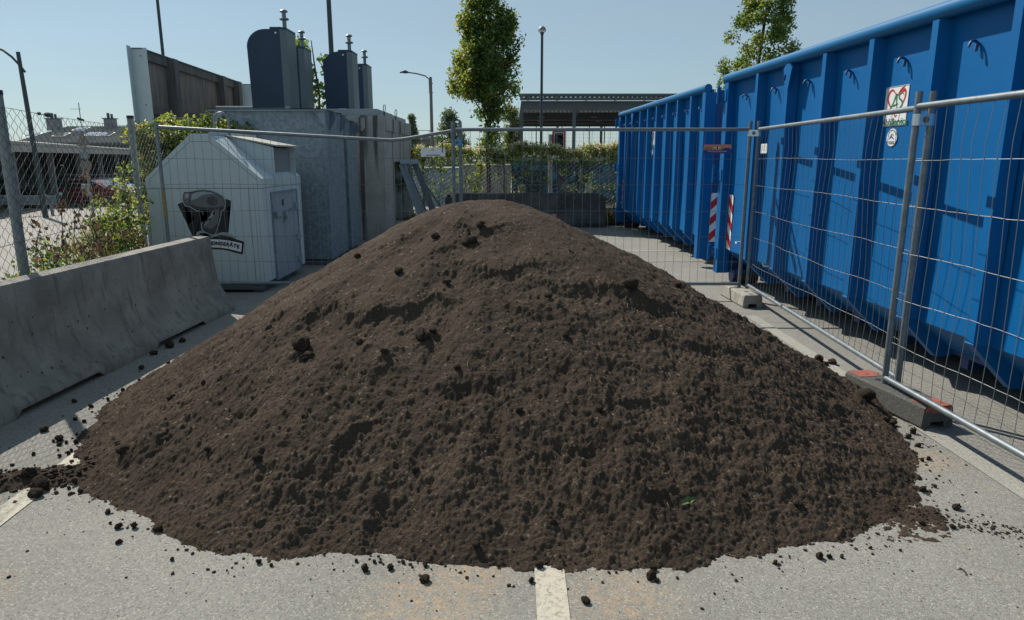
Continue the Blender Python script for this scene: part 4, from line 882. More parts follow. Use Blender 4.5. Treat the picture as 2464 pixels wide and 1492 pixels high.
# service door in the right side
X_ = hw
b = MB(); b.box(X_+.0015, X_+.012, .30, 1.29, .0, 1.085); b.build('service_door', M['galvd'], t)
dr = t.children[-1]
b = MB(); b.box(X_+.001, X_+.022, .275, .30, .0, 1.11); b.box(X_+.001, X_+.022, 1.29, 1.32, .0, 1.11); b.box(X_+.001, X_+.02, .30, 1.29, 1.085, 1.11); b.build('door_frame', M['galv'], t)
b = MB()
for z in (.12,.43,.86): b.box(X_+.012, X_+.045, 1.16, 1.28, z, z+.06); b.tube([(X_+.045,1.22,z-.02),(X_+.045,1.22,z+.08)], .012, 8)
b.build('hinge', M['galvd'], dr)
b = MB(); b.box(X_+.012,X_+.05,.32,.36,.80,.86); b.tube([(X_+.03,.36,.79),(X_+.03,.55,.785)], .01, 8); b.tube([(X_+.03,.88,.84),(X_+.03,1.10,.86)], .01, 8); b.box(X_+.012,X_+.018,.66,.78,.70,.84); b.box(X_+.018,X_+.045,.70,.75,.74,.79); b.build('latch', M['steel'], dr)
b = MB(); b.box(X_+.0125,X_+.014,.66,.74,.92,1.0); b.build('lock_opening', M['black'], dr)
b = MB(); b.box(-hw+.02,hw-.02,.02,D_-.02,-.02,.03); b.box(-hw+.1,hw-.05,-.06,.03,-.062,-.02); b.box(-hw+.1,-hw+.2,.1,D_-.1,-.10,-.02); b.box(hw-.2,hw-.1,-.02,D_-.1,-.10,-.02); b.build('base_frame', M['dsteel'], t)
# picture of a hair dryer with its name band
dec = bpy.data.objects.new('picture', bpy.data.meshes.new('picture')); COL.objects.link(dec); dec.parent = t
ox, oz = -3.716, .10; lay_y = [-.0018]
def ply(name, pts, m):
    lay_y[0] -= .0006; y = lay_y[0]; bm = bmesh.new(); vs = [bm.verts.new((p[0]-ox, y, p[1]-oz)) for p in pts]; f = bm.faces.new(vs); bmesh.ops.triangulate(bm, faces=[f]); me = bpy.data.meshes.new(name); bm.to_mesh(me); bm.free(); me.materials.append(M[m]); o = bpy.data.objects.new(name, me); COL.objects.link(o); o.parent = dec; return o
for nm, key, m in (('backdrop','black1','black'),('backdrop','black2','black'),('backdrop','blackhill','black'),('power_cord','cordw','g3'),('outline','outline','g3'),('ink_outline','ink','black'),('dryer_body','body','g2'),('body_shade','bodylow','g1'),('highlight','hi','g3'),('nozzle','nozzle','g2'),('nozzle_highlight','nozhi','g3'),('handle','handle','g2'),('handle_shade','handlelow','g1'),('glint','glint','g3'),('name_band','whiteband','whitep')):
    ply(nm, LOGO[key], m)
vc = (-3.621, 1.121); ply('vent_ring', [(vc[0]-.012+.066*math.cos(a), vc[1]+.05*math.sin(a)) for a in np.linspace(0, 2*PI, 24, endpoint=False)], 'g1')
ply('vent', [(vc[0]+.055*math.cos(a), vc[1]+.052*math.sin(a)) for a in np.linspace(0, 2*PI, 24, endpoint=False)], 'black')
for k in range(4):
    z = .033-.022*k; w_ = math.sqrt(max(0, .055**2-z*z*1.1)); ply('vent_slat', [(vc[0]-w_, vc[1]+z+.006),(vc[0]+w_, vc[1]+z+.001),(vc[0]+w_, vc[1]+z-.008),(vc[0]-w_, vc[1]+z-.003)], 'g2')
word = 'KLEINGERÄTE'; adv = [.042,.036,.037,.022,.045,.044,.037,.041,.045,.040,.037]; x = -3.768
for ch, a_ in zip(word, adv):
    xc = x+a_/2; x += a_; z = float(np.interp(xc, [-3.77,-3.686,-3.59,-3.45,-3.344], [.603,.607,.604,.588,.560])); tl = float(np.interp(xc, [-3.7,-3.6,-3.344], [0,.06,.25]))
    text(ch, .060, M['black'], dec, (xc-ox, lay_y[0]-.001, z-oz), (PI/2, tl, 0), bold=.0028)

# ------------------------------------------------------------------ zinc plated skips beside the bin
def skip(label, x0, x1, y0, y1, z1, flange, seed):
    t = thing('zinc_container', label, 'container', ((x0+x1)/2, y0, 0), 0, 'zinc plated containers beside the bin')
    w = (x1-x0)/2; d = y1-y0
    b = MB(); b.prism([(-w,0),(w,0),(w,d),(-w,d)], .10, z1-.04, 'z')
    b.build('container_body', M['galv'], t)
    b = MB(); f = flange; b.box(-w-f, w+f, -f*1.2, d+.02, z1-.035, z1-.022); b.box(-w-f, w+f, -f*1.2, -f*1.2+.012, z1-.05, z1-.022); b.build('rim_flange', M['galvd'], t)
    for (x, s_) in ((-w,1),(w,-1)):
        b = MB(); b.add([(x,-.002,z1-.05),(x+s_*.17,-.002,z1-.05),(x+s_*.17,-.05,z1-.09),(x+s_*.10,-.07,z1-.20),(x+s_*.02,-.03,z1-.26),(x,-.002,z1-.27)], [(0,1,2,3,4,5)]); b.build('corner_gusset', M['galvd'], t)
    for y in (.12, d-.30):
        b = MB(); b.add([(w+.001,y,z1-.05),(w+.001,y+.2,z1-.05),(w+.10,y+.16,z1-.05),(w+.10,y+.10,z1-.16),(w+.001,y+.12,z1-.34)], [(0,1,2,3,4)]); b.build('side_gusset', M['galvd'], t)
    b = MB(); b.box(-w+.05,w-.05,.03,d-.05,.0,.10); b.build('base_frame', M['dsteel'], t)
    b = MB(); b.box(w+.0,w+.004,.03,.05,.12,z1-.3); b.box(w,w+.004,d-.4,d-.38,.12,z1-.3); b.build('weld_strip', M['galvd'], t)
    return t
skip('spangled zinc skip with a wide rim right behind the grey bin', -4.42, -2.78, 10.62, 11.72, 2.36, .05, 1)
skip('second zinc skip mostly hidden behind the front one', -4.3, -2.79, 11.98, 12.9-.2, 2.28, .05, 2)

# ------------------------------------------------------------------ precast shafts with inlet towers
def shaft(label, x0, x1, y0, y1, z1, loops=False):
    t = thing('concrete_shaft', label, 'concrete shaft', ((x0+x1)/2, y0, 0), 0, 'precast concrete shafts behind the skips'); w = (x1-x0)/2; d = y1-y0
    b = MB(); b.box(-w,w,0,.16,0,z1,bev=.015); b.box(-w,w,d-.16,d,0,z1,bev=.015); b.box(-w,-w+.14,.161,d-.161,0,z1); b.box(w-.14,w,.161,d-.161,1.55,z1); b.box(w-.14,w,.161,1.1,0,1.549); b.box(-w+.15,w-.15,.17,d-.17,0,.1); b.build('shaft_wall', M['concl'], t)
    b = MB(); b.prism([(-w+.25,z1-.30),(w-.42,z1-.30),(w-.36,z1-.24),(w-.36,z1-.04),(-w+.25,z1-.04)], -.03, .004, 'y'); b.box(w-.01,w+.03,.2,d*.42,z1-.28,z1-.02); b.box(w-.01,w+.03,d*.5,d*.92,z1-.28,z1-.02); b.build('raised_panel', M['concl'], t)
    b = MB(); b.box(-w+.05,w-.12,.06,d*.48,z1+.002,z1+.13,bev=.01); b.box(-w+.05,w-.12,d*.5,d-.05,z1+.002,z1+.12,bev=.01); b.build('platform_lid', mat('lid_sheet', (.30,.34,.36), .55, .2, (.36,.40,.42), 3), t)
    if loops:
        for y in (.35, 1.75):
            b = MB(); b.tube([(w-.05,y,z1),(w-.055,y,z1+.17),(w-.04,y,z1+.225),(w-.02,y,z1+.225),(w-.01,y,z1+.17),(w-.04,y,z1)], .008, 6); b.build('lifting_loop', M['pole'], t, smooth=True)
    return t
shaft('pale stained concrete shaft with a steel platform beside the leaning brace', -4.02, -2.52, 14.0, 17.8, 2.44, True)
shaft('concrete shaft hidden behind the front zinc skip', -5.35, -3.86, 12.75, 13.9, 2.40)
shaft('concrete shaft hidden at the back of the row', -5.45, -4.05, 14.2, 16.2, 2.40)
def tower(label, xr, y, zb, zt, w=.60, d=.66):
    t = thing('inlet_tower', label, 'inlet tower', (xr, y, zb), 0, 'tall dark blue inlet towers with mushroom pins'); H = zt-zb
    n = 14; arc = [(-w+.33*1*(1-math.cos(a))*1.0, H-.30+.30*math.sin(a)) for a in np.linspace(0, PI/2, n)]
    prof = [(-w+.035, 0),(-w,.0+H*.62)]
    prof = [(-w+.02,0)]+[(p[0], p[1]) for p in arc]+[(-.09,H),(-.09,0)]
    b = MB(); b.prism(prof, 0, d, 'y'); b.build('tower_body', M['tower'], t, smooth=True, auto=30)
    b = MB(); b.prism([(-.0895,0),(-.0,.10),(.0,d-.05),(-.0895,d)], 0, H-.002, 'z'); 
    bev = b.build('side_sheet', M['towerl'], t)
    b = MB(); b.prism([(-.0895,-.004),(.004,.098),(.004,d-.048),(-.0895,d+.004)], H, H+.035, 'z'); b.prism([(-.26,-.004),(-.0895,-.004),(-.0895,d+.004),(-.26,d+.004)], H+.0015, H+.033, 'z'); b.build('top_cover', M['tower'], t)
    b = MB(); b.lathe([(.016,-.012),(.020,-.003)], (-.16,0,H-.065), 12, 'y'); b.build('lock', M['clampz'], t, smooth=True)
    b = MB(); b.lathe([(.036,.033),(.036,.20),(.075,.205),(.085,.22),(.075,.235),(.036,.245),(.036,.33),(.062,.335),(.072,.35),(.055,.372),(.02,.385)], (-.10,.34,H), 20); b.build('lifting_pin', M['steel'], t, smooth=True)
    return t
tower('tallest dark blue inlet tower at the left of the row', -3.965, 12.8, 2.50, 3.825, .68)
tower('second inlet tower half hidden behind the tallest one', -4.16, 14.5, 2.52, 3.76, .58)
tower('third inlet tower with a rounded shoulder in front of the tall pole', -3.26, 14.75, 2.56, 3.73, .58)
tower('rightmost and smallest looking inlet tower of the row', -3.38, 16.85, 2.56, 3.73, .56)
# steel brace leaning against the shaft
t = thing('steel_brace', 'grey steel triangular brace leaning against the side of the concrete shaft', 'steel brace', (-2.0, 13.45, 0), 0)
def beam(p, q, w, h, name='beam', m='dsteel'):
    p, q = Vector(p), Vector(q); d = q-p; L = d.length; rot = d.to_track_quat('Z', 'Y').to_matrix().to_4x4(); Mx = Matrix.Translation(p) @ rot
    b = MB(); b.box(-w/2, w/2, -h/2, h/2, 0, L, Mx); return b.build(name, M[m], t)
M['braceb'] = mat('grey_blue_steel', (.20,.26,.32), .45, .3, (.26,.32,.38), 3)
beam((.55,0,.0),(-.05,0,1.52), .10, .012, 'beam', 'braceb'); beam((.42,.04,.0),(-.10,.05,1.52), .012, .14, 'beam', 'braceb'); beam((.68,.1,0),(.14,.1,1.52), .03, .12, 'beam', 'dsteel'); beam((.50,-.02,.25),(.02,.02,1.40), .05, .02, 'cross_brace', 'dsteel')
MB().box(-.13,.20,-.03,.12,1.52,1.60).build('head_plate', M['galvd'], t)

# ------------------------------------------------------------------ timber wall on the left
def timber_wall(label, x0, y0, x1, y1, zt, first=True):
    d = Vector((x1-x0, y1-y0)); L = d.length; ang = math.atan2(d.y, d.x)
    t = thing('timber_wall', label, 'timber wall', (x0,y0,0), ang, 'timber walls with metal edging')
    b = MB(); n = int(L/.16)
    R_ = random.Random(int(y0*10))
    for i in range(n):
        b.box(i*L/n+.002, (i+1)*L/n-.002, .02+R_.uniform(0,.004), .05, 0, zt-.03)
    b.build('boarding', M['wood'], t)
    MB().box(.02,L-.02,-.03,.018,zt-.16,zt-.02).build('top_rail', M['woodd'], t)
    MB().box(.02,L-.02,-.03,.018,zt-.98,zt-.86).build('middle_rail', M['woodd'], t)
    MB().box(-.02,L+.02,-.05,.10,zt-.019,zt).build('coping', M['dsteel'], t)
    for x in ([1.0, 3.55, L-.22] if L > 3 else [L-.2]):
        MB().box(x, x+.20, -.13, .019, 0, zt-.021).build('post', M['woodd'], t)
    b = MB(); b.box(-.012,-.002,-.115,.13,0,zt); b.box(-.13,-.0125,.118,.13,0,zt+.02); b.build('metal_edge', M['white'], t)
    b = MB()
    for z in (zt-.12, zt-.85, zt-1.6): b.lathe([(.012,-.02),(.012,-.012)], (0,-.02,z), 8, 'x')
    b.build('screw', M['steel'], t)
    return t
timber_wall('long weathered timber wall with a pale metal edge on the left', -5.80, 11.35, -6.17, 16.15, 3.30)
timber_wall('short second timber wall seen just left of the tallest tower', -6.12, 16.75, -6.35, 19.0, 3.30)
# ------------------------------------------------------------------ foliage
def leaves(name, P, size, m, parent=None, seed=0, droop=.3, out=None, slim=.42):
    r = np.random.default_rng(seed); n = len(P); P = np.asarray(P, float)
    d = r.normal(size=(n,3)); d[:,2] -= droop
    if out is not None: d += out
    d /= np.linalg.norm(d, axis=1)[:,None]
    q = r.normal(size=(n,3)); w = np.cross(d, q); w /= np.linalg.norm(w, axis=1)[:,None]; nn = np.cross(d, w)
    s = (size*r.uniform(.65, 1.25, n))[:,None]
    a = P; b = P+d*s*.45+w*s*slim+nn*s*.10; c = P+d*s-nn*s*.12; e = P+d*s*.45-w*s*slim+nn*s*.10
    V = np.stack([a,b,c,e], 1).reshape(-1,3); k = np.arange(n)*4
    F = np.concatenate([np.stack([k,k+1,k+2],1), np.stack([k,k+2,k+3],1)])
    return npmesh(name, V, F, m, parent)
def clumps(C, n, rad, seed, shape=(1,1,1)):
    r = np.random.default_rng(seed); C = np.asarray(C, float); idx = r.integers(0, len(C), n)
    d = r.normal(size=(n,3)); d /= np.linalg.norm(d, axis=1)[:,None]; rr = r.random(n)**.55
    return C[idx]+d*rr[:,None]*rad*np.array(shape)
def tube_tree(name, chains, m, parent):
    b = MB()
    for pts, r0, r1 in chains:
        k = len(pts); b.tube(pts, r0, 8, True, [r0+(r1-r0)*i/(k-1) for i in range(k)])
    return b.build(name, m, parent, smooth=True)
# street tree in the middle: many steep limbs, narrow at the bottom, wide in the upper third
t = thing('street_tree', 'slim street tree with an upright leafy crown standing behind the dark barrier', 'tree', (-.64, 19.0, 0), 0, 'street trees')
rt = np.random.default_rng(3); R_ = random.Random(3)
def prof_c(z): return float(np.interp(z, [2.5,2.75,3.1,3.5,3.9,4.4,4.8,5.1,5.6,6.1,6.6,6.9], [.24,.44,.72,.94,1.02,1.0,.82,.68,.50,.36,.20,.05]))
tube_tree('trunk', [([(0,0,0),(.01,0,1.0),(-.01,.01,2.0),(.03,0,2.6),(.0,0,3.4),(.02,.0,4.4),(.05,0,5.6)], .075, .022)], M['bark'], t)
ch = []; C = []
for i in range(30):
    a = i*2.4; z0 = 2.35+.05*i; reach = R_.uniform(.55,1.0); z1 = z0+R_.uniform(1.2,2.4); rr = prof_c(min(z1,6.6))*reach
    p = [(.0,0,z0)]
    for s_ in (.25,.5,.75,1): p.append((rr*math.cos(a)*s_**.8+R_.uniform(-.04,.04), rr*math.sin(a)*s_**.8, z0+(z1-z0)*s_))
    ch.append((p, .022, .005)); 
    for s_ in (.35,.5,.62,.75,.88,1): q = Vector(p[-1])*s_+Vector(p[0])*(1-s_); C.append(tuple(q))
tube_tree('limb', ch, M['bark'], t)
for i in range(210):
    z = rt.uniform(2.55, 6.9); R0 = prof_c(z)*(.86+.30*math.sin(z*3.7+i*.01)*.5+.1*math.sin(i*1.3)); a = rt.uniform(0, 2*PI); r_ = R0*rt.uniform(.25,1)**.6
    C.append((.05+r_*math.cos(a), r_*math.sin(a), z))
C = [c for c in C if not (vnoise(np.array([c[0]*3.1+5]), np.array([c[2]*2.3]), 9)[0] < .27)]
P = clumps(C, 19000, .19, 5, (1,1,1.3)); leaves('crown', P, .105, M['leaf'], t, 6, .15, slim=.26)
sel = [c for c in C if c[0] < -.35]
P = clumps(sel, 4200, .24, 15); leaves('sunlit_leaf', P, .10, M['leafy'], t, 16, .15, slim=.26)  # brighter leaves on the sun side, sunlight put into their colour
P = clumps([(rt.normal(0,.12)+.02, rt.normal(0,.12), z) for z in np.linspace(1.75,2.5,20)], 520, .16, 8); leaves('shoot', P, .10, M['leaf'], t, 9, .5, slim=.26)
P = clumps([(-.26+rt.normal(0,.05), -.08, z) for z in np.linspace(.7,1.5,12)], 260, .11, 18); leaves('yellow_shoot', P, .10, M['leafy'], t, 19, .5, slim=.26)
# tree behind the containers on the right
t = thing('street_tree', 'dense upright street tree rising behind the blue containers', 'tree', (6.6, 20.0, 0), 0, 'street trees')
def prof_r(z): return float(np.interp(z, [1.2,2.2,3.2,4.0,4.6,5.2,5.8,6.5,7.4,8.2], [.4,.85,1.0,1.0,.92,.76,.60,.5,.35,.05]))
tube_tree('trunk', [([(0,0,0),(.02,0,1.2),(.05,0,2.4),(.2,0,4.4),(.35,0,6.4),(.5,0,7.8)], .08, .02)], M['bark'], t)
C = []
for i in range(260):
    z = rt.uniform(1.4, 8.1); R0 = prof_r(z); a = rt.uniform(0, 2*PI); r_ = R0*rt.uniform(.2,1)**.55; C.append((.25*max(0,z-3.2)*.55+r_*math.cos(a), r_*math.sin(a), z))
P = clumps(C, 24000, .23, 25); leaves('crown', P, .09, M['leaf'], t, 26, .15, slim=.28)
P = clumps([c for c in C if c[0] < -.25+.1*c[2]], 3000, .2, 35); leaves('sunlit_leaf', P, .09, M['leafy'], t, 36, .15, slim=.28)  # sun side of this crown lightened by leaf colour
# young maple behind the towers
t = thing('maple_tree', 'thin leafy branch tips of a tree just visible right of the second tower', 'tree', (-5.9, 21.5, 0))
tube_tree('trunk', [([(0,0,-.2),(0,0,2.0),(.15,0,3.4),(.05,0,4.4),(.0,0,5.0)], .05, .012)], M['bark'], t)
P = clumps([(-.2+rt.normal(0,.28), rt.normal(0,.3), z) for z in np.linspace(2.2,5.0,26)]+[(.35,0,4.45),(.40,0,4.15),(.30,0,3.5)], 1500, .2, 41); leaves('crown', P, .12, M['leaf'], t, 42, .4)
# far trees
def far_tree(name, label, loc, zs, rs, n, size, m, seed, rad=.35, trunk_h=2.5, cat='tree'):
    t = thing(name, label, cat, loc); r = np.random.default_rng(seed)
    tube_tree('trunk', [([(0,0,0),(0,0,trunk_h),(0,0,zs[-1]*.92)], .10, .02)], M['bark'], t)
    C = []
    for i in range(120):
        z = r.uniform(zs[0], zs[-1]); R0 = float(np.interp(z, zs, rs)); a = r.uniform(0, 2*PI); q = R0*r.random()**.5; C.append((q*math.cos(a), q*math.sin(a), z))
    leaves('crown', clumps(C, n, rad, seed+1), size, m, t, seed+2, .7); return t
g0 = lambda x, y: ground_z(x, y)
far_tree('birch_tree', 'round hazy birch tree in the distance behind the thin street lamp', (-3.95, 45, g0(-4,45)), [1.6,2.6,3.6,4.6,5.4], [.6,1.1,1.1,.8,.2], 6500, .14, M['far'], 51)
far_tree('conifer_tree', 'dark pointed conifer top just right of the concrete shaft', (-5.6, 40, g0(-5.6,40)), [.8,2.0,3.0,4.0,4.9], [1.1,.9,.6,.3,.05], 3000, .14, M['far'], 61, .16)
far_tree('broadleaf_tree', 'small green tree far behind the trunk of the central street tree', (-.9, 38, g0(-.9,38)), [1.0,2.0,3.0,3.9], [.8,1.0,.9,.3], 3600, .14, M['far'], 71)
# ------------------------------------------------------------------ chain link fences
def chain_link(name, label, a, b, h, posts, pitch, vh, rad, m, zoff=.05, post_r=.0375, cap=True, brace=None, top_sag=.02):
    a = Vector(a); b = Vector(b); d = b-a; L = d.length; t = thing(name, label, 'chain link fence', (a.x, a.y, 0), math.atan2(d.y, d.x))
    w = MB(); n = int(L/pitch); kz = int((h-zoff)/(vh/2))
    R_ = random.Random(2)
    def sg(x):
        for p, q in zip(posts[:-1], posts[1:]):
            if p <= x <= q: u = (x-p)/(q-p); return top_sag*4*u*(1-u)
        return 0
    for i in range(n):
        pts = []
        for k in range(kz+1):
            x = i*pitch+(pitch+.002 if ((k+i) % 2) else -.002); z = h-(kz-k)*vh/2
            z = zoff+(z-zoff)*(1-sg(x)/(h-zoff)); pts.append((x+R_.uniform(-.003,.003), (.004 if (k+i) % 2 else -.004), z+R_.uniform(-.003,.003)))
        w.tube(pts, rad, 4, False)
    w.build('wire_mesh', m, t, fix=False)
    for z in (h, h*.5, zoff+.02):
        P = [(x, 0, z-(sg(x) if z == h else sg(x)*.6)) for x in np.arange(0, L+.01, .2)]; MB().tube(P, rad*1.15, 5, False).build('tension_wire', m, t)
    for p in posts:
        MB().tube([(p,post_r+.008,-.6),(p,post_r+.008,h+.09)], post_r, 16).build('post', M['steelpost'], t, smooth=True)
        if cap: MB().tube([(p,post_r+.008,h+.0905),(p,post_r+.008,h+.125)], post_r+.003, 16).build('post_cap', M['black'], t, smooth=True)
    if brace:
        for (x0, x1, z1) in brace: MB().tube([(x0,.09,0),(x1,.05,z1)], .024, 8).build('brace', M['steelpost'], t, smooth=True)
    return t
M['steelpost'] = mat('dull_post_zinc', (.16,.19,.20), .55, .3, (.24,.27,.28), 14, streak=((20,20,4), .6, .75, (.24,.27,.28), .3))
A_ = FA-FD*3.3; B_ = FA+FD*7.2
lf_ = chain_link('chain_link_fence', 'green chain link fence on round steel posts along the left side of the lot', (A_.x, A_.y), (B_.x, B_.y), 2.0, [.02, 3.3, 6.58, 9.85], .068, .088, .0019, M['dwire'])
b = MB(); b.lathe([(.012,-.05),(.022,-.02),(.022,.03),(.010,.06)], (4.05,0,1.99), 8, 'x'); b.lathe([(.01,-.02),(.016,0),(.01,.02)], (3.88,0,1.99), 8, 'x'); b.build('wire_tensioner', M['dwire'], lf_, smooth=True)
chain_link('chain_link_fence', 'rear chain link fence overgrown with flowering creeper behind the dark barrier', (-3.3, 17.75), (5.2, 17.75), 1.75, [1.05, 3.1, 5.05, 7.4], .075, .10, .0017, M['steelpost'], post_r=.03, cap=False, brace=[(1.75,.95,1.2)])
# creeper with cream blossom over the rear fence
def strand(bm, pts, r=.006): bm.tube(pts, r, 5, False)
t = thing('climbing_plant', 'flowering creeper with cream blossom covering the top of the rear chain link fence', 'creeper', (0, 17.7, 0))
rv = np.random.default_rng(81); C = []
for i in range(900):
    x = rv.uniform(-3.0, 4.2); u = rv.random()
    dens = .5+.5*math.sin(x*2.1+1)*math.sin(x*.9+.4)
    zt = 1.86+.07*math.sin(x*3.1)+.05*math.sin(x*7.3); z = zt-(u**1.7)*(.45+.5*dens+(.4 if x < -1.2 else 0))
    if x > -1.3 and z < 1.48 and vnoise(np.array([x*2.3]), np.array([z*3.1]), 4)[0] < .66: continue
    if abs(x+.64) < .13 and z < 1.7: continue
    C.append((x, rv.normal(0,.09), z))
P = clumps(C, 9500, .11, 82); leaves('foliage', P, .052, M['vine'], t, 83, .3, slim=.4)
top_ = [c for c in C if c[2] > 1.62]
P = clumps(top_, 6000, .13, 84); leaves('sunlit_foliage', P, .05, M['leafy'], t, 85, .2, slim=.4)  # creeper top made to look sunlit by lighter leaf colour
P = clumps([(c[0], c[1]-.06, c[2]+.07) for c in top_ if rv.random() < .6], 6500, .07, 86); leaves('blossom', P, .026, M['cream'], t, 87, 0, slim=.5)
low = [(x+rv.normal(0,.12), rv.normal(0,.06), rv.uniform(.55,1.35)) for x in (-2.5,-2.2,-1.5,-1.05,-.3,.35,.9,1.45,1.75,2.0,2.5,3.2) for _ in range(9)]
P = clumps(low, 1700, .13, 88); leaves('hanging_foliage', P, .05, M['vine'], t, 89, .4, slim=.4)
b = MB()
for i in range(60):
    x = rv.uniform(-2.9, 4.0); strand(b, [(x,0,.0),(x+rv.uniform(-.1,.1),.02,.6),(x+rv.uniform(-.2,.2),0,1.2),(x+rv.uniform(-.3,.3),0,1.75)], .005)
b.build('stem', M['bark'], t)
# clematis bush on the left fence behind the bin
rb_ = 0
t = thing('clematis_bush', 'sunlit clematis bush with pale blossom between the timber wall and the grey bin', 'bush', (-4.85, 10.05, 0))
C = []
for i in range(230):
    x = rv.uniform(-.62,.98); zt = 2.24-.32*max(0,(x-.35))**1.3-.25*max(0,-x-.1); z = rv.uniform(.7, zt); C.append((x, .25+rv.normal(0,.14)+(.35 if x > .3 else 0)-.5*min(0,x)*0, z-.06))
P = clumps(C, 12000, .13, 91); leaves('foliage', P, .055, M['vine'], t, 92, .3, slim=.42)
P = clumps([c for c in C if c[2] > 1.6 or c[0] < -.1], 4500, .14, 93); leaves('sunlit_foliage', P, .06, M['leafy'], t, 94, .3, slim=.42)  # sunlight on the bush put into lighter leaf colour
P = clumps([c for c in C if (c[0] < .1 and rv.random() < .7) or (c[2] > 1.85 and rv.random() < .4)], 3800, .10, 95); leaves('blossom', P, .026, M['cream'], t, 96, 0, slim=.5)
b = MB()
for i in range(14):
    x = rv.uniform(-.4,.9); strand(b, [(x,.3,0),(x+.03,.3,.8),(x+rv.uniform(-.1,.1),.25,1.5),(x+rv.uniform(-.2,.2),.2,1.9)], .007)
b.build('stem', M['bark'], t)
# plants on the left fence: positions along the fence (t) and height
def fp(tt, off_, z): return (FA.x+FD.x*tt-FD.y*off_, FA.y+FD.y*tt+FD.x*off_, z)
t = thing('dry_creeper', 'withered brown creeper hanging on the left chain link fence', 'creeper', (0,0,0))
C = []; b = MB()
for s0, z0, s1, z1 in ((.35,.5,.9,1.55),(.2,.6,.1,1.15),(1.0,.4,1.25,1.45),(.9,.5,1.7,1.3),(1.3,.4,.8,1.25),(1.8,.3,1.35,1.0),(.6,.3,.25,.95),(1.2,.3,1.9,.95)):
    pts = []
    for k in range(9):
        u = k/8; s_ = s0+(s1-s0)*u+.06*math.sin(u*9+s0*5); z = z0+(z1-z0)*u; p = fp(s_, -.03+.03*math.sin(u*12), z); pts.append(p)
        for _ in range(3 if rv.random() < .8 else 1): C.append((p[0]+rv.normal(0,.03), p[1]+rv.normal(0,.05), p[2]+rv.normal(0,.04)))
    strand(b, pts, .004)
b.build('stem', M['bark'], t)
P = clumps(C, 420, .05, 101); leaves('dry_foliage', P, .042, M['dry'], t, 102, .9, slim=.5)
t = thing('green_creeper', 'green creeper with yellow tinged leaves climbing the second post of the left fence', 'creeper', (0,0,0))
C = []; b = MB()
for s0, z0, s1, z1 in ((2.2,.3,1.75,1.05),(2.5,.3,2.0,1.12),(2.9,.3,2.8,1.2),(3.05,.3,3.0,1.5),(2.7,.4,2.35,1.15),(3.0,.9,2.75,1.35)):
    pts = []
    for k in range(9):
        u = k/8; p = fp(s0+(s1-s0)*u+.04*math.sin(u*7+s0), .10+.03*math.sin(u*10), z0+(z1-z0)*u); pts.append(p)
        if u > .35: C += [(p[0]+rv.normal(0,.05), p[1]+rv.normal(0,.08), p[2]+rv.normal(0,.04)) for _ in range(2)]
    strand(b, pts, .004)
b.build('stem', M['bark'], t)
C += [fp(rv.uniform(1.5,2.9), rv.normal(0,.05), rv.uniform(.88,1.08)) for _ in range(22)]
P = clumps(C, 850, .07, 111); leaves('foliage', P, .042, M['vine'], t, 112, .3, slim=.45)
P = clumps(C, 520, .08, 113); leaves('sunlit_foliage', P, .042, M['leafy'], t, 114, .3, slim=.45)
# weeds at the foot of the fence
P = []
for i in range(260):
    s_ = rv.uniform(-1.0, 3.4); zt = .84-.05*s_+.10*math.sin(s_*5)+.06*math.sin(s_*13); zt = zt if s_ < 2.2 else .70
    P.append(fp(s_, rv.uniform(-.12,.5), rv.uniform(.1, zt)))
wd = leaves('weeds', clumps(P, 3400, .10, 121), .045, M['vine'], None, 122, .1, slim=.4); kind(tag(wd, 'tangle of green weeds growing along the foot of the left fence', 'weeds'), 'stuff')
wd = leaves('tall_grass', clumps([fp(rv.uniform(1.6,3.3), rv.uniform(0,.4), rv.uniform(.3,.85)) for _ in range(60)], 1500, .12, 123), .11, M['straw'], None, 124, -1.2, slim=.06); kind(tag(wd, 'pale feathery stalks beside the second fence post on the left', 'weeds'), 'stuff')
gp = np.stack([rv.uniform(2.0,2.9,900), rv.uniform(17.1,18.4,900), np.zeros(900)], 1)
wd = leaves('dry_grass', gp, .42, M['straw'], None, 131, -2.6, slim=.03); kind(tag(wd, 'dry grass standing behind the end of the dark barrier', 'grass'), 'stuff')
gp = np.stack([rv.uniform(-4.5,5,2600), rv.uniform(17.4,18.3,2600), np.zeros(2600)], 1)
wd = leaves('grass', gp, .28, M['vine'], None, 133, -2.2, slim=.04); kind(tag(wd, 'unmown grass strip along the rear chain link fence', 'grass'), 'stuff')

# ------------------------------------------------------------------ lamps and masts
def arm_lamp(label, x, y, h, ax, az, r0, sc=1):
    z0 = g0(x, y); t = thing('street_lamp', label, 'street lamp', (x, y, z0), 0, 'street lamps with a long arm')
    MB().tube([(0,0,0),(0,0,h-z0)], r0, 12, True, [r0*1.15, r0*.85]).build('pole', M['polel'], t, smooth=True)
    b = MB(); H = h-z0; b.tube([(-.06*sc,0,H-.75*sc),(-.07*sc,0,H-.1*sc),(-.25*sc,0,H+.05*sc),(ax*.45,0,H+az*.75),(ax*.72,0,H+az)], .03*sc, 8)
    for z in (.30,.75): b.tube([(-.10*sc,0,H-z*sc),(.12*sc,0,H-z*sc)], .02*sc, 6)
    b.build('arm', M['pole'], t, smooth=True)
    b = MB(); b.tube([(ax*.72,0,H+az),(ax*.82,0,H+az+.03*sc),(ax*.92,0,H+az+.02*sc),(ax,0,H+az)], .05, 8, True, [.04*sc,.085*sc,.05*sc,.035*sc]); b.build('lamp_head', M['pole'], t, smooth=True)
    return t
arm_lamp('tall street lamp with a curved arm between the concrete shaft and the central tree', -4.05, 36, 5.55, -1.52, .22, .085)
arm_lamp('distant street lamp half hidden behind the fence post above the heap', -4.37, 60, 4.75, -1.50, .10, .075, .9)
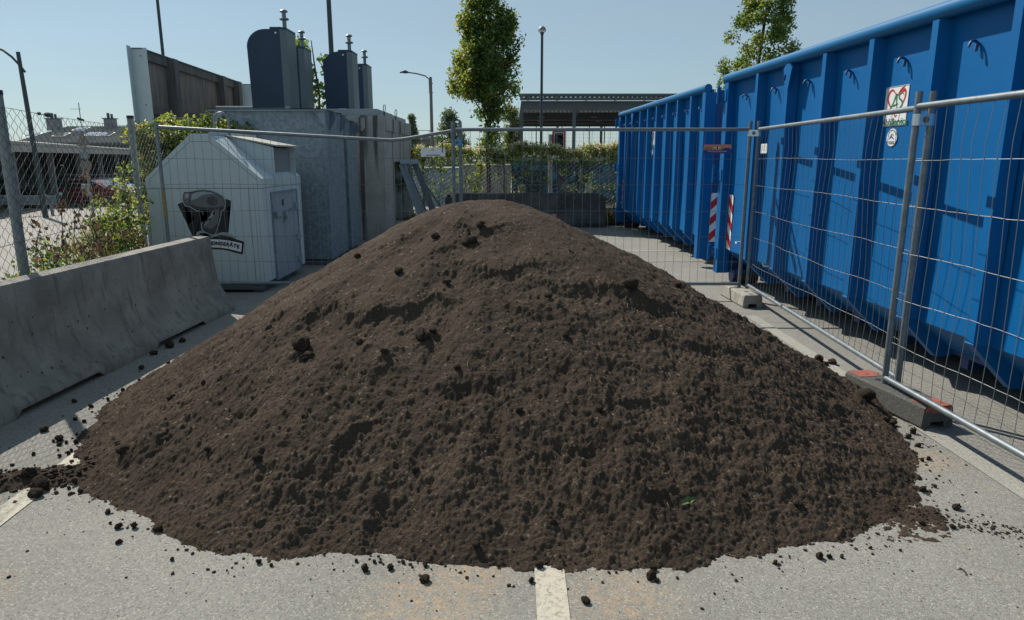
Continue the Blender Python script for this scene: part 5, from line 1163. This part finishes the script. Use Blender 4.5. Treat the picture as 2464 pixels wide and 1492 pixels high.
arm_lamp('faint farthest street lamp right of the blue fence clamp', -5.35, 88, 3.9, -1.2, .15, .09, .9)
t = thing('globe_lamp', 'slender mast with a domed lamp head in front of the canopy hall', 'street lamp', (.985, 24, g0(1,24)))
zz = 5.62-g0(1,24)
MB().tube([(0,0,0),(0,0,2.2),(0,0,2.21),(0,0,zz-.05)], .05, 12, True, [.062,.058,.047,.042]).build('pole', M['pole'], t, smooth=True)
MB().tube([(0,0,zz-.05),(0,0,zz+.02)], .06, 12).build('collar', M['pole'], t, smooth=True)
MB().lathe([(.10,zz+.02),(.13,zz+.05),(.12,zz+.08)], (0,0,0), 20).build('diffuser', M['lampg'], t, smooth=True)
MB().lathe([(.135,zz+.075),(.130,zz+.10),(.105,zz+.16),(.06,zz+.20),(.01,zz+.215)], (0,0,0), 24).build('lamp_dome', M['steelpost'], t, smooth=True)
for (x, y, r, lab) in ((-11.97, 25, .055, 'thin dark mast rising behind the left timber wall out of the picture'), (-6.19, 25, .085, 'thick dark mast rising behind the third inlet tower out of the picture')):
    t = thing('lamp_mast', lab, 'mast', (x, y, g0(x, y)), 0, 'tall masts cut by the top of the picture')
    MB().tube([(0,0,0),(0,0,9.5)], r, 14, True, [r*1.2, r*.8]).build('pole', M['pole'], t, smooth=True)
    MB().box(-.35,.35,-.1,.1,9.5,9.6,bev=.03).build('lamp_head', M['pole'], t)
t = thing('street_lamp', 'dark leaning mast with a curved arm at the far left edge', 'street lamp', (-14.80, 22, g0(-14.8,22)))
z_ = -g0(-14.8,22)
MB().tube([(.02,0,0),(-.10,0,4.75+z_)], .07, 12, True, [.085,.055]).build('pole', M['pole'], t, smooth=True)
b = MB(); b.tube([(-2.2,0,4.85+z_),(-1.5,0,5.02+z_),(-.95,0,4.95+z_),(-.55,0,4.80+z_),(-.3,0,4.60+z_),(-.1,0,4.36+z_),(.03,0,4.17+z_)], .035, 8); b.build('curved_arm', M['pole'], t, smooth=True)
MB().box(-2.5,-2.15,-.08,.08,4.78+z_,4.86+z_,bev=.02).build('lamp_head', M['pole'], t)

# ------------------------------------------------------------------ signal board, bollard and boxes behind the rear fence
t = thing('signal_board', 'traffic signal with a red bordered board on a pale post behind the creeper', 'traffic signal', (1.275, 19.3, 0))
def rrect(w, h, r, cx=0, cz=0, n=5):
    out = []
    for (sx, sz, a0) in ((1,1,0),(-1,1,PI/2),(-1,-1,PI),(1,-1,1.5*PI)):
        for k in range(n): a = a0+PI/2*k/(n-1); out.append((cx+sx*(w/2-r)+r*math.cos(a), cz+sz*(h/2-r)+r*math.sin(a)))
    return out
zc = 2.03
b = MB(); b.prism(rrect(.37,.64,.05,0,zc), 0, .012, 'y'); b.build('red_border', M['redb'] if 'redb' in M else M['red'], t)
b = MB(); b.prism(rrect(.275,.545,.02,0,zc), -.004, -.0005, 'y'); b.build('white_frame', M['whitep'], t)
b = MB(); b.prism(rrect(.235,.505,.015,0,zc), -.008, -.0045, 'y'); b.build('black_panel', M['black'], t)
b = MB(); b.box(-.11,.11,-.10,-.0085,zc-.24,zc+.22,bev=.02); b.build('signal_housing', M['black'], t)
for z in (zc+.10, zc-.13):
    b = MB(); n = 16; V = []; 
    for y_ in (-.10,-.24):
        for k in range(n+1): a = -PI*.15+PI*1.3*k/n; V.append((.088*math.cos(a), y_+(.05 if (y_ < -.2 and (k < 3 or k > n-3)) else 0), z+.088*math.sin(a)))
    b.add(V, [(k,k+1,n+2+k,n+1+k) for k in range(n)]); b.build('visor', M['black'], t, smooth=True, fix=False)
    MB().lathe([(.08,-.101),(.05,-.112),(.001,-.116)], (0,0,z), 18, 'y').build('lens', M['g1'], t, smooth=True)
MB().tube([(-.22,.05,0),(-.22,.05,2.25)], .055, 14).build('pole', M['fascia'], t, smooth=True)
MB().box(-.20,.0,.013,.05,2.2,2.24).build('bracket', M['steelpost'], t)
MB().box(-.175,.32,-.01,0,1.54,1.70).build('arrow_plate', M['whitep'], t)
b = MB(); b.add([(x,-.0125,z) for x,z in [(-.12,1.62),(-.02,1.67),(-.04,1.635),(.08,1.635),(.08,1.605),(-.04,1.605),(-.02,1.57)]], [tuple(range(7))]); b.add([(x,-.0125,z) for x,z in [(.11,1.605),(.22,1.605),(.22,1.635),(.11,1.635)]], [(0,1,2,3)]); b.build('arrow', M['black'], t, fix=False)
b = MB(); b.prism([(.0,1.20),(.17,1.32),(.16,1.34),(-.01,1.23)], .0, .03, 'y'); b.prism([(0,1.02),(.24,.90),(.25,.93),(.01,1.06)], .0, .03, 'y'); b.build('folded_arm', M['redp'], t)
MB().box(.75,.93,0,.03,.62,.95).build('small_plate', M['fascia'], t)
t = thing('bollard', 'beige domed concrete bollard top peeping over the dark barrier', 'bollard', (.255, 18.25, 0))
MB().lathe([(.11,0),(.11,.80),(.115,.82),(.11,.84),(.10,.90),(.07,.945),(.02,.965)], (0,0,0), 20).build('bollard_body', M['beige'], t, smooth=True)
# mural container
def mural():
    m = bpy.data.materials.new('mural_paint'); m.use_nodes = True; nt = m.node_tree; N = nt.nodes; L = nt.links; b = N['Principled BSDF']; b.inputs['Roughness'].default_value = .6
    tc = N.new('ShaderNodeTexCoord'); t1 = N.new('ShaderNodeTexNoise'); t1.inputs['Scale'].default_value = 1.3; t1.inputs['Distortion'].default_value = 1.6; L.new(tc.outputs['Object'], t1.inputs['Vector'])
    rp = N.new('ShaderNodeValToRGB'); cr = rp.color_ramp; cr.elements.new(.5); cr.elements.new(.56); cr.elements.new(.62)
    for e, (p, c) in zip(cr.elements, ((0,(.006,.012,.03)),(.48,(.010,.02,.05)),(.53,(.015,.15,.17)),(.60,(.02,.07,.13)),(1,(.01,.05,.14)))): e.position = p; e.color = (*c, 1)
    L.new(t1.outputs['Fac'], rp.inputs[0]); L.new(rp.outputs[0], b.inputs['Base Color']); return m
M['mural'] = mural()
t = thing('painted_container', 'dark blue container painted with teal swirls and cobwebs behind the rear fence', 'container', (0, 24, g0(0,24)))
MB().box(-.01,4.6,0,2.4,.1,1.51-g0(0,24)).build('container_body', M['mural'], t)
MB().box(-.03,4.62,-.04,2.42,1.515-g0(0,24),1.64-g0(0,24)).build('roof_edge', M['wallg'], t)
for cx_, cz_ in ((.7,1.5),(1.95,.75)):
    b = MB(); z_ = cz_-g0(0,24)
    for k in range(9): a = -PI*(.1+.8*k/8); b.tube([(cx_,-.004,z_),(cx_+.75*math.cos(a),-.004,z_+.75*math.sin(a))], .006, 4, False)
    for rr in (.25,.45,.65): b.tube([(cx_+rr*math.cos(a)*(1-.06*math.cos(9*a)),-.004,z_+rr*math.sin(a)) for a in np.linspace(-PI*.9,-PI*.1,25)], .006, 4, False)
    b.build('painted_cobweb', M['g3'], t)
t = thing('site_container', 'plain grey site container left of the painted one behind the fence', 'container', (-.85, 23.6, g0(0,24)))
MB().box(-.80,.80,0,2.2,.1,1.36-g0(0,24)).build('container_body', mat('beige_grey_sheet', (.24,.24,.22), .7, 0, (.20,.20,.185), 2), t)
MB().box(-.82,.82,-.03,2.2,1.365-g0(0,24),1.41-g0(0,24)).build('roof_edge', M['fascia'], t)
t = thing('site_container', 'pale blue grey container seen through the creeper left of the fence posts', 'container', (-2.9, 24.5, g0(0,24)))
MB().box(-1.0,1.1,0,2.2,.1,1.25-g0(0,24)).build('container_body', mat('pale_blue_sheet', (.20,.26,.33), .6), t)
MB().box(-1.02,1.12,-.03,2.2,1.255-g0(0,24),1.30-g0(0,24)).build('roof_edge', M['fascia'], t)
# ------------------------------------------------------------------ canopy hall at the back
gz = g0(3,34)
t = thing('canopy_hall', 'open dark steel canopy hall behind the rear fence', 'hall', (0, 32, gz)); o0 = -gz
MB().box(.30,16,-.35,.3,4.30+o0,4.39+o0).build('eaves_sheet', M['dsteel'], t); MB().box(.40,16,.31,12,4.0+o0,4.06+o0).build('roof_sheet', M['dsteel'], t)
b = MB()
def corr(z0, z1, y, x0, x1, p):
    x = x0
    while x < x1: b.add([(x,y,z1+o0),(x+p*.22,y,z0+o0),(x+p*.45,y,z0+o0),(x+p*.67,y,z1+o0),(x,y+.5,z1+o0),(x+p*.22,y+.5,z0+o0),(x+p*.45,y+.5,z0+o0),(x+p*.67,y+.5,z1+o0)], [(0,1,2,3),(0,1,5,4),(1,2,6,5),(2,3,7,6)]); x += p
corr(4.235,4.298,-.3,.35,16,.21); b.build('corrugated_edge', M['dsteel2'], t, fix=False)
MB().box(.35,16,-.28,-.2,4.11+o0,4.232+o0).build('edge_beam', M['dsteel'], t)
for k in range(12): MB().box(.66+k*1.28,.76+k*1.28,-.34,-.281,4.09+o0,4.29+o0).build('edge_bracket', M['dsteel'], t)
MB().box(.40,16,0,.25,3.74+o0,4.105+o0).build('main_beam', M['dsteel'], t)
b = MB(); corr(3.66,3.73,.3,.45,16,.19); b.build('ceiling_corrugation', M['g3'], t, fix=False)
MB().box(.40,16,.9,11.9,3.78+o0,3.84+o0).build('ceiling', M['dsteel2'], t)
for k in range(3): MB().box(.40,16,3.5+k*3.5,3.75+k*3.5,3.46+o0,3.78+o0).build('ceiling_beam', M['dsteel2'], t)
for x in (.36, 2.72, 5.4, 8.4, 11.4):
    MB().box(x,x+.14,.02,.22,0,3.738+o0).build('column', M['dsteel'], t)
    MB().box(x,x+.14,11.6,11.8,0,3.74+o0).build('column', M['dsteel2'], t)
b = beam_ = MB(); b.tube([(2.79,.12,3.3+o0),(2.95,.12,3.72+o0)], .04, 6); b.build('knee_brace', M['dsteel'], t)
for x, y in ((1.4,2),(3.9,2),(1.5,6),(4.6,6),(6.4,2)):
    b = MB(); b.lathe([(.01,3.74+o0),(.03,3.6+o0),(.16,3.55+o0),(.17,3.52+o0)], (x,y,0), 12); b.build('ceiling_lamp', M['polel'], t, smooth=True)
b = MB(); 
for i in range(11):
    for j in range(34): pass
b.box(-.02,.32,.0,.03,0,3.4+o0); b.build('lattice_screen', M['dsteel2'], t)
t = thing('climbing_plant', 'creeper hanging down the left corner column of the canopy hall', 'creeper', (0, 31.85, gz))
C = [(rv.uniform(-.32,.28)*(1-.3*abs(z-2.5)/2.5)-.04, rv.normal(0,.12), z+o0) for z in rv.uniform(.9,3.95,110)]
P = clumps(C, 6500, .16, 141, (.8,1,1)); leaves('foliage', P, .07, M['vine'], t, 142, .8)
P = clumps(C[:45], 1500, .18, 143, (.8,1,1)); leaves('dry_foliage', P, .06, M['cream'], t, 144, .8)
MB().tube([(0,.05,0),(.02,.0,2.0+o0),(0,0,3.9+o0)], .03, 6).build('stem', M['bark'], t)
t = thing('ball_fence', 'tall see through ball stop netting on thin posts behind the hall', 'net fence', (0, 47, g0(3,47))); oo = -g0(3,47)
for x in (1.6, 3.3, 5.1, 6.1, 9.5): MB().tube([(x,0,0),(x,0,5.2+oo)], .035, 8).build('post', M['pole'], t, smooth=True)
b = MB()
for z in np.arange(1.0, 5.2, .24): b.tube([(.4,0,z+oo),(12,0,z+oo)], .005, 3, False)
for x in np.arange(.4, 12, .24): b.tube([(x,0,.8+oo),(x,0,5.2+oo)], .005, 3, False)
b.build('netting', M['polel'], t, fix=False)
t = thing('low_building', 'flat roofed pale building far behind the creeper at left', 'building', (-9.5, 50, g0(-9,50))); oo = -g0(-9,50)
MB().box(-4,4.05,0,6,0,2.85+oo).build('wall', M['fascia'], t); MB().box(-4.2,4.3,-.5,6.2,2.855+oo,3.06+oo).build('flat_roof', M['wallg'], t)
for x in (1.2, 2.8): MB().box(x,x+.9,-.03,-.002,2.0+oo,2.6+oo).build('window', M['glass'], t)
b = MB()
for x in np.arange(-3.5,4,.9): b.tube([(x,0,3.06+oo),(x,0,3.5+oo)], .02, 5)
b.tube([(-4,0,3.5+oo),(4,0,3.5+oo)], .02, 5); b.build('roof_railing', M['polel'], t)
t = thing('far_hall', 'pale sloping hall roof far right just above the creeper by the container', 'building', (9.0, 70, g0(9,60))); oo = -g0(9,60)
b = MB(); b.prism([(-3.2,0),(6,0),(6,3.2+oo),(-3.2,2.05+oo)], 0, 10, 'y'); b.build('wall', M['fascia'], t)
b = MB(); b.prism([(-3.4,2.06+oo),(6.2,3.26+oo),(6.2,3.40+oo),(-3.4,2.20+oo)], -.3, 10.3, 'y'); b.build('roof', M['wallg'], t)
# ------------------------------------------------------------------ left background: building, canopy, cars, fence, signs
gz = -1.05
t = thing('long_building', 'long building with a dark ribbed roof and bright skylights beyond the left fence', 'building', (0,0,gz)); o0 = -gz
E0, E1, RZ, EZ, yE, yR = -46.3, -22, 4.72, 3.07, 66, 72
b = MB(); n = 300; V = []
for i in range(n+1):
    x = i/n; dz = .05 if (i % 2) else -.03
    V += [(E0+(E1-E0)*x, yE-.3, EZ-.08+o0+dz), (-48.0+3.2+(E1+2.4)*0+(-22+44.8)*x, yR, RZ+o0+dz)]
b.add(V, [(2*i,2*i+2,2*i+3,2*i+1) for i in range(n)]); ro = b.build('roof', M['roof'], t, fix=False)
b = MB(); b.add([(E0,yE-.3,EZ-.1+o0),(-44.8,yR,RZ+o0),(E0,yR+6.3,EZ-.1+o0)], [(0,1,2)]); b.add([(-44.8,yR,RZ+o0),(-22,yR,RZ+o0),(-22,yR+6.3,EZ+o0),(E0,yR+6.3,EZ+o0)], [(0,1,2,3)]); b.build('rear_roof', M['roof'], t, fix=False)
MB().box(E0+.6,E1,yE+.2,yR+6,0,EZ-.15+o0).build('wall', M['wallg'], t)
MB().box(E0,E1,yE-.42,yE-.3,EZ-.25+o0,EZ-.08+o0).build('gutter', M['dsteel'], t)
def roofpt(u, f): 
    y = yE+(yR-yE)*f; z = EZ+(RZ-EZ)*f; return (u-1231.5)/1660*(y*.9766), y, z+o0
for (u, f) in ((87,.42),(155,.42),(228,.45),(262,.45),(204,.80)):
    x, y, z = roofpt(u, f); sl = (RZ-EZ)/(yR-yE)
    b = MB(); b.add([(x-.5,y-.55,z-.55*sl+.12),(x+.5,y-.55,z-.55*sl+.12),(x+.5,y+.55,z+.55*sl+.12),(x-.5,y+.55,z+.55*sl+.12)], [(0,1,2,3)]); o = b.build('skylight', M['skyl'], t, fix=False)
    b = MB(); b.add([(x-.6,y-.65,z-.65*sl+.07),(x+.6,y-.65,z-.65*sl+.07),(x+.6,y+.65,z+.65*sl+.07),(x-.6,y+.65,z+.65*sl+.07)], [(0,1,2,3)]); b.build('skylight_frame', M['dsteel'], o, fix=False)
for (u, f, w_) in ((142,.93,1.1),(276,.93,.9)):
    x, y, z = roofpt(u, f); b = MB(); b.box(x-w_/2,x+w_/2,y-.4,y+.4,z-.3,z+.8); o = b.build('chimney', M['wallg'], t); b = MB(); b.box(x-w_/2-.12,x+w_/2+.12,y-.5,y+.5,z+.82,z+.9); b.tube([(x-.15,y,z+.9),(x-.15,y,z+1.4)], .14, 8); b.tube([(x+.2,y,z+.9),(x+.2,y,z+1.3)], .12, 8); b.build('chimney_cap', M['dsteel'], o)
x, y, z = roofpt(206, 1); b = MB(); b.tube([(x,y,z),(x,y,z+2.3)], .04, 5); b.tube([(x-.9,y,z+1.7),(x+.2,y,z+1.7)], .02, 4); b.tube([(x-.3,y,z+.8),(x+.3,y,z+.6)], .12, 5); b.build('antenna', M['pole'], t)
t = thing('canopy', 'long open canopy with a white scalloped roof edge in front of the ribbed roof building', 'canopy', (-19.3, 27, gz), math.atan2(33.0, -12.0)); L_ = 45; o0 = -gz
MB().box(-6,L_,0,9,2.12+o0,2.20+o0).build('roof', M['roof'], t)
MB().box(-6,L_,-.10,-.01,1.86+o0,2.12+o0).build('fascia', M['fascia'], t)
b = MB(); x = -6
while x < L_: b.lathe([(.10,-.12),(.10,.3)], (x,.0,2.20+o0), 8, 'y'); x += .34
b.build('scalloped_edge', M['fascia'], t, smooth=True)
MB().box(-6,L_,8.6,8.8,0,2.12+o0).build('rear_wall', mat('dim_wall', (.16,.175,.19), .8), t)
for k in range(7): MB().box(-3+k*6,-2.75+k*6,.6,.85,0,2.1+o0).build('column', M['wallg'], t)
for k in range(7): MB().box(-1+k*6,.2+k*6,8.56,8.59,.9,2.2).build('window', M['fascia'] if k % 2 else M['glass'], t)
def car(label, x0, x1, y, paint, H=1.48, hatch=True):
    gz_ = g0((x0+x1)/2, y); L = x1-x0; t = thing('parked_car', label, 'car', (x0, y, gz_), 0, 'cars parked along the far side of the road'); W_ = 1.72
    top = [(0.02,.55),(.03,.95),(.10,1.05),(.17,1.38),(.24,H-.03),(.40,H),(.52,H-.04),(.60,H-.14),(.735,1.02),(.80,.98),(.93,.86),(.985,.70),(1,.5)]
    pr = [(p[0]*L, p[1]) for p in top]+[(L*.99,.28),(L*.01,.28)]
    bm = bmesh.new(); rings = []
    ks = [(-1,.86),(-.97,.94),(-.8,.99),(0,1),(.8,.99),(.97,.94),(1,.86)]
    V = []; F = []; npnt = len(pr)
    for s_, _ in ks:
        for (px, pz) in pr:
            tum = max(0, (pz-.9)/.6)*.20; hw_ = W_/2*(1-tum*.55); edge = .03*(abs(s_) > .9)*(1 if pz > .9 else .5)
            V.append((px+(.03 if abs(s_) == 1 and px < L*.1 else 0)-(.04 if abs(s_) == 1 and px > L*.9 else 0), s_*hw_, pz-edge))
    for i in range(len(ks)-1):
        for j in range(npnt): a = i*npnt+j; b_ = i*npnt+(j+1)%npnt; F.append((a,b_,b_+npnt,a+npnt))
    F += [tuple(range(npnt)), tuple(reversed(range(6*npnt,7*npnt)))]
    mb = MB(); mb.add(V, F); mb.build('body', paint, t, smooth=True, auto=35)
    for s_ in (-1, 1):
        for poly in ([(.115,1.06),(.19,1.36),(.30,H-.10),(.30,1.05)],[(.315,1.05),(.315,H-.10),(.45,H-.09),(.45,1.04)],[(.465,1.04),(.465,H-.09),(.55,H-.14),(.68,1.04)]):
            mb = MB(); V = []
            for (px, pz) in poly: tum = max(0,(pz-.9)/.6)*.20; V.append((px*L, s_*(W_/2*(1-tum*.55)*1.0+.008), pz))
            mb.add(V, [(0,1,2,3)]); mb.build('side_window', M['glass'], t, fix=False)
        for cx_ in (.18, .81):
            mb = MB(); mb.lathe([(.30,-.1),(.315,-.08),(.315,.08),(.30,.1)], (cx_*L, s_*(W_/2-.085), .315), 24, 'y'); w = mb.build('wheel', M['tyre'], t, smooth=True)
            mb = MB(); mb.lathe([(.20,-.004),(.19,.004)], (cx_*L, s_*(W_/2+.018), .315), 16, 'y'); mb.build('rim', M['rim'], w, smooth=True)
        mb = MB(); mb.box(.955*L,.992*L,min(s_*.5,s_*.78),max(s_*.5,s_*.78),.62,.74); mb.build('headlight', M['lampg'], t)
        mb = MB(); mb.box(.008*L,.03*L,min(s_*.6,s_*.8),max(s_*.6,s_*.8),.80,1.0); mb.build('tail_light', M['red'], t)
        mb = MB(); mb.box(.60*L,.64*L,min(s_*.80,s_*1.0),max(s_*.80,s_*1.0),1.0,1.1,bev=.02); mb.build('wing_mirror', paint, t)
    mb = MB(); n = .01
    mb.add([(.605*L,-.60,H-.135),(.605*L,.60,H-.135),(.735*L,.68,1.045),(.735*L,-.68,1.045)], [(0,1,2,3)]); mb.build('windscreen', mat('bright_glass', (.25,.30,.33), .12, .4), t, fix=False)
    mb = MB(); mb.add([(.10*L-.02,-.62,1.08),(.10*L-.02,.62,1.08),(.165*L-.02,.55,1.37),(.165*L-.02,-.55,1.37)], [(0,1,2,3)]); mb.build('rear_window', M['glass'], t, fix=False)
    return t
car('dark red hatchback parked beyond the road fence', -24.9, -20.75, 38.5, M['carred'])
car('dark car with a bright windscreen at the left edge beyond the road', -27.6, -23.1, 35.2, M['cardark'], 1.42)
car('pale blue car half hidden behind the red hatchback', -27.0, -22.9, 43.5, M['carlight'], 1.45)
t = thing('rod_fence', 'low green double rod fence between the road and the parked cars', 'fence', (-32, 33.0, gz), 0)
b = MB()
for z in np.arange(.1, 2.05, .2): b.tube([(0,0,z),(17,0,z)], .007, 4, False)
for x in np.arange(0, 17, .1): b.tube([(x,.006,.05),(x,.006,2.03)], .0035, 3, False)
b.build('rod_mesh', M['wallg'], t, fix=False)
for x in np.arange(.6, 17, 1.15): MB().box(x-.03,x+.03,-.02,.02,0,2.14).build('post', M['dwire'], t)
t = thing('guard_rail', 'galvanised guard rail end at the far left edge beside the road', 'guard rail', (-18.2, 23.4, g0(-17,23.4)), -.12)
b = MB(); b.prism([(0,.45),(-.04,.52),(0,.58),(0,.64),(-.04,.70),(0,.76),(.01,.76),(-.03,.70),(.01,.64),(.01,.58),(-.03,.52),(.01,.45)], 0, 3.2, 'x'); b.build('rail', M['steel'], t)
for x in (.3,1.6,2.9): MB().box(x,x+.08,.02,.08,0,.7).build('post', M['steel'], t)
t = thing('road_sign', 'back of a triangular road sign with plates on a grey post across the road', 'road sign', (-12.06, 20, g0(-12,20))); oz_ = -g0(-12,20)
MB().tube([(0,0,0),(-.01,0,2.30+oz_)], .038, 12).build('pole', M['steelpost'], t, smooth=True)
b = MB(); b.prism([(-.19,1.96+oz_),(.19,1.96+oz_),(.0,2.33+oz_)], -.03,-.045, 'y'); b.build('triangle_plate', M['polel'], t)
MB().box(-.11,.11,-.045,-.04,1.62+oz_,1.80+oz_).build('sign_plate', M['steelpost'], t)
b = MB(); b.prism([(.16*math.cos(a)+.01, 1.42+oz_+.16*math.sin(a)) for a in np.linspace(0,2*PI,24,endpoint=False)], -.045,-.05, 'y'); b.build('round_plate', M['polel'], t)
b = MB(); b.box(-.17,.05,-.12,-.045,.58+oz_,.90+oz_,bev=.01); b.build('box', M['fascia'], t)
b = MB()
for z in (1.84,1.70,1.55,1.30,.75): b.box(-.05,.05,-.05,-.039,z+oz_,z+.02+oz_)
b.build('pipe_clip', M['steel'], t)
# hedge row and woods far off close the horizon
P = []
for i in range(2400):
    x = rv.uniform(-90, 110); y = 120+rv.uniform(0, 8)+abs(x)*.05; P.append((x, y, -1+rv.uniform(0, 2.9+1.0*math.sin(x*.21)+.8*math.sin(x*.53+2))))
wd = leaves('far_wood', clumps(P, 26000, 1.1, 151), .8, M['far'], None, 152, .3, slim=.5); kind(tag(wd, 'low hazy line of trees along the horizon', 'wood'), 'stuff')
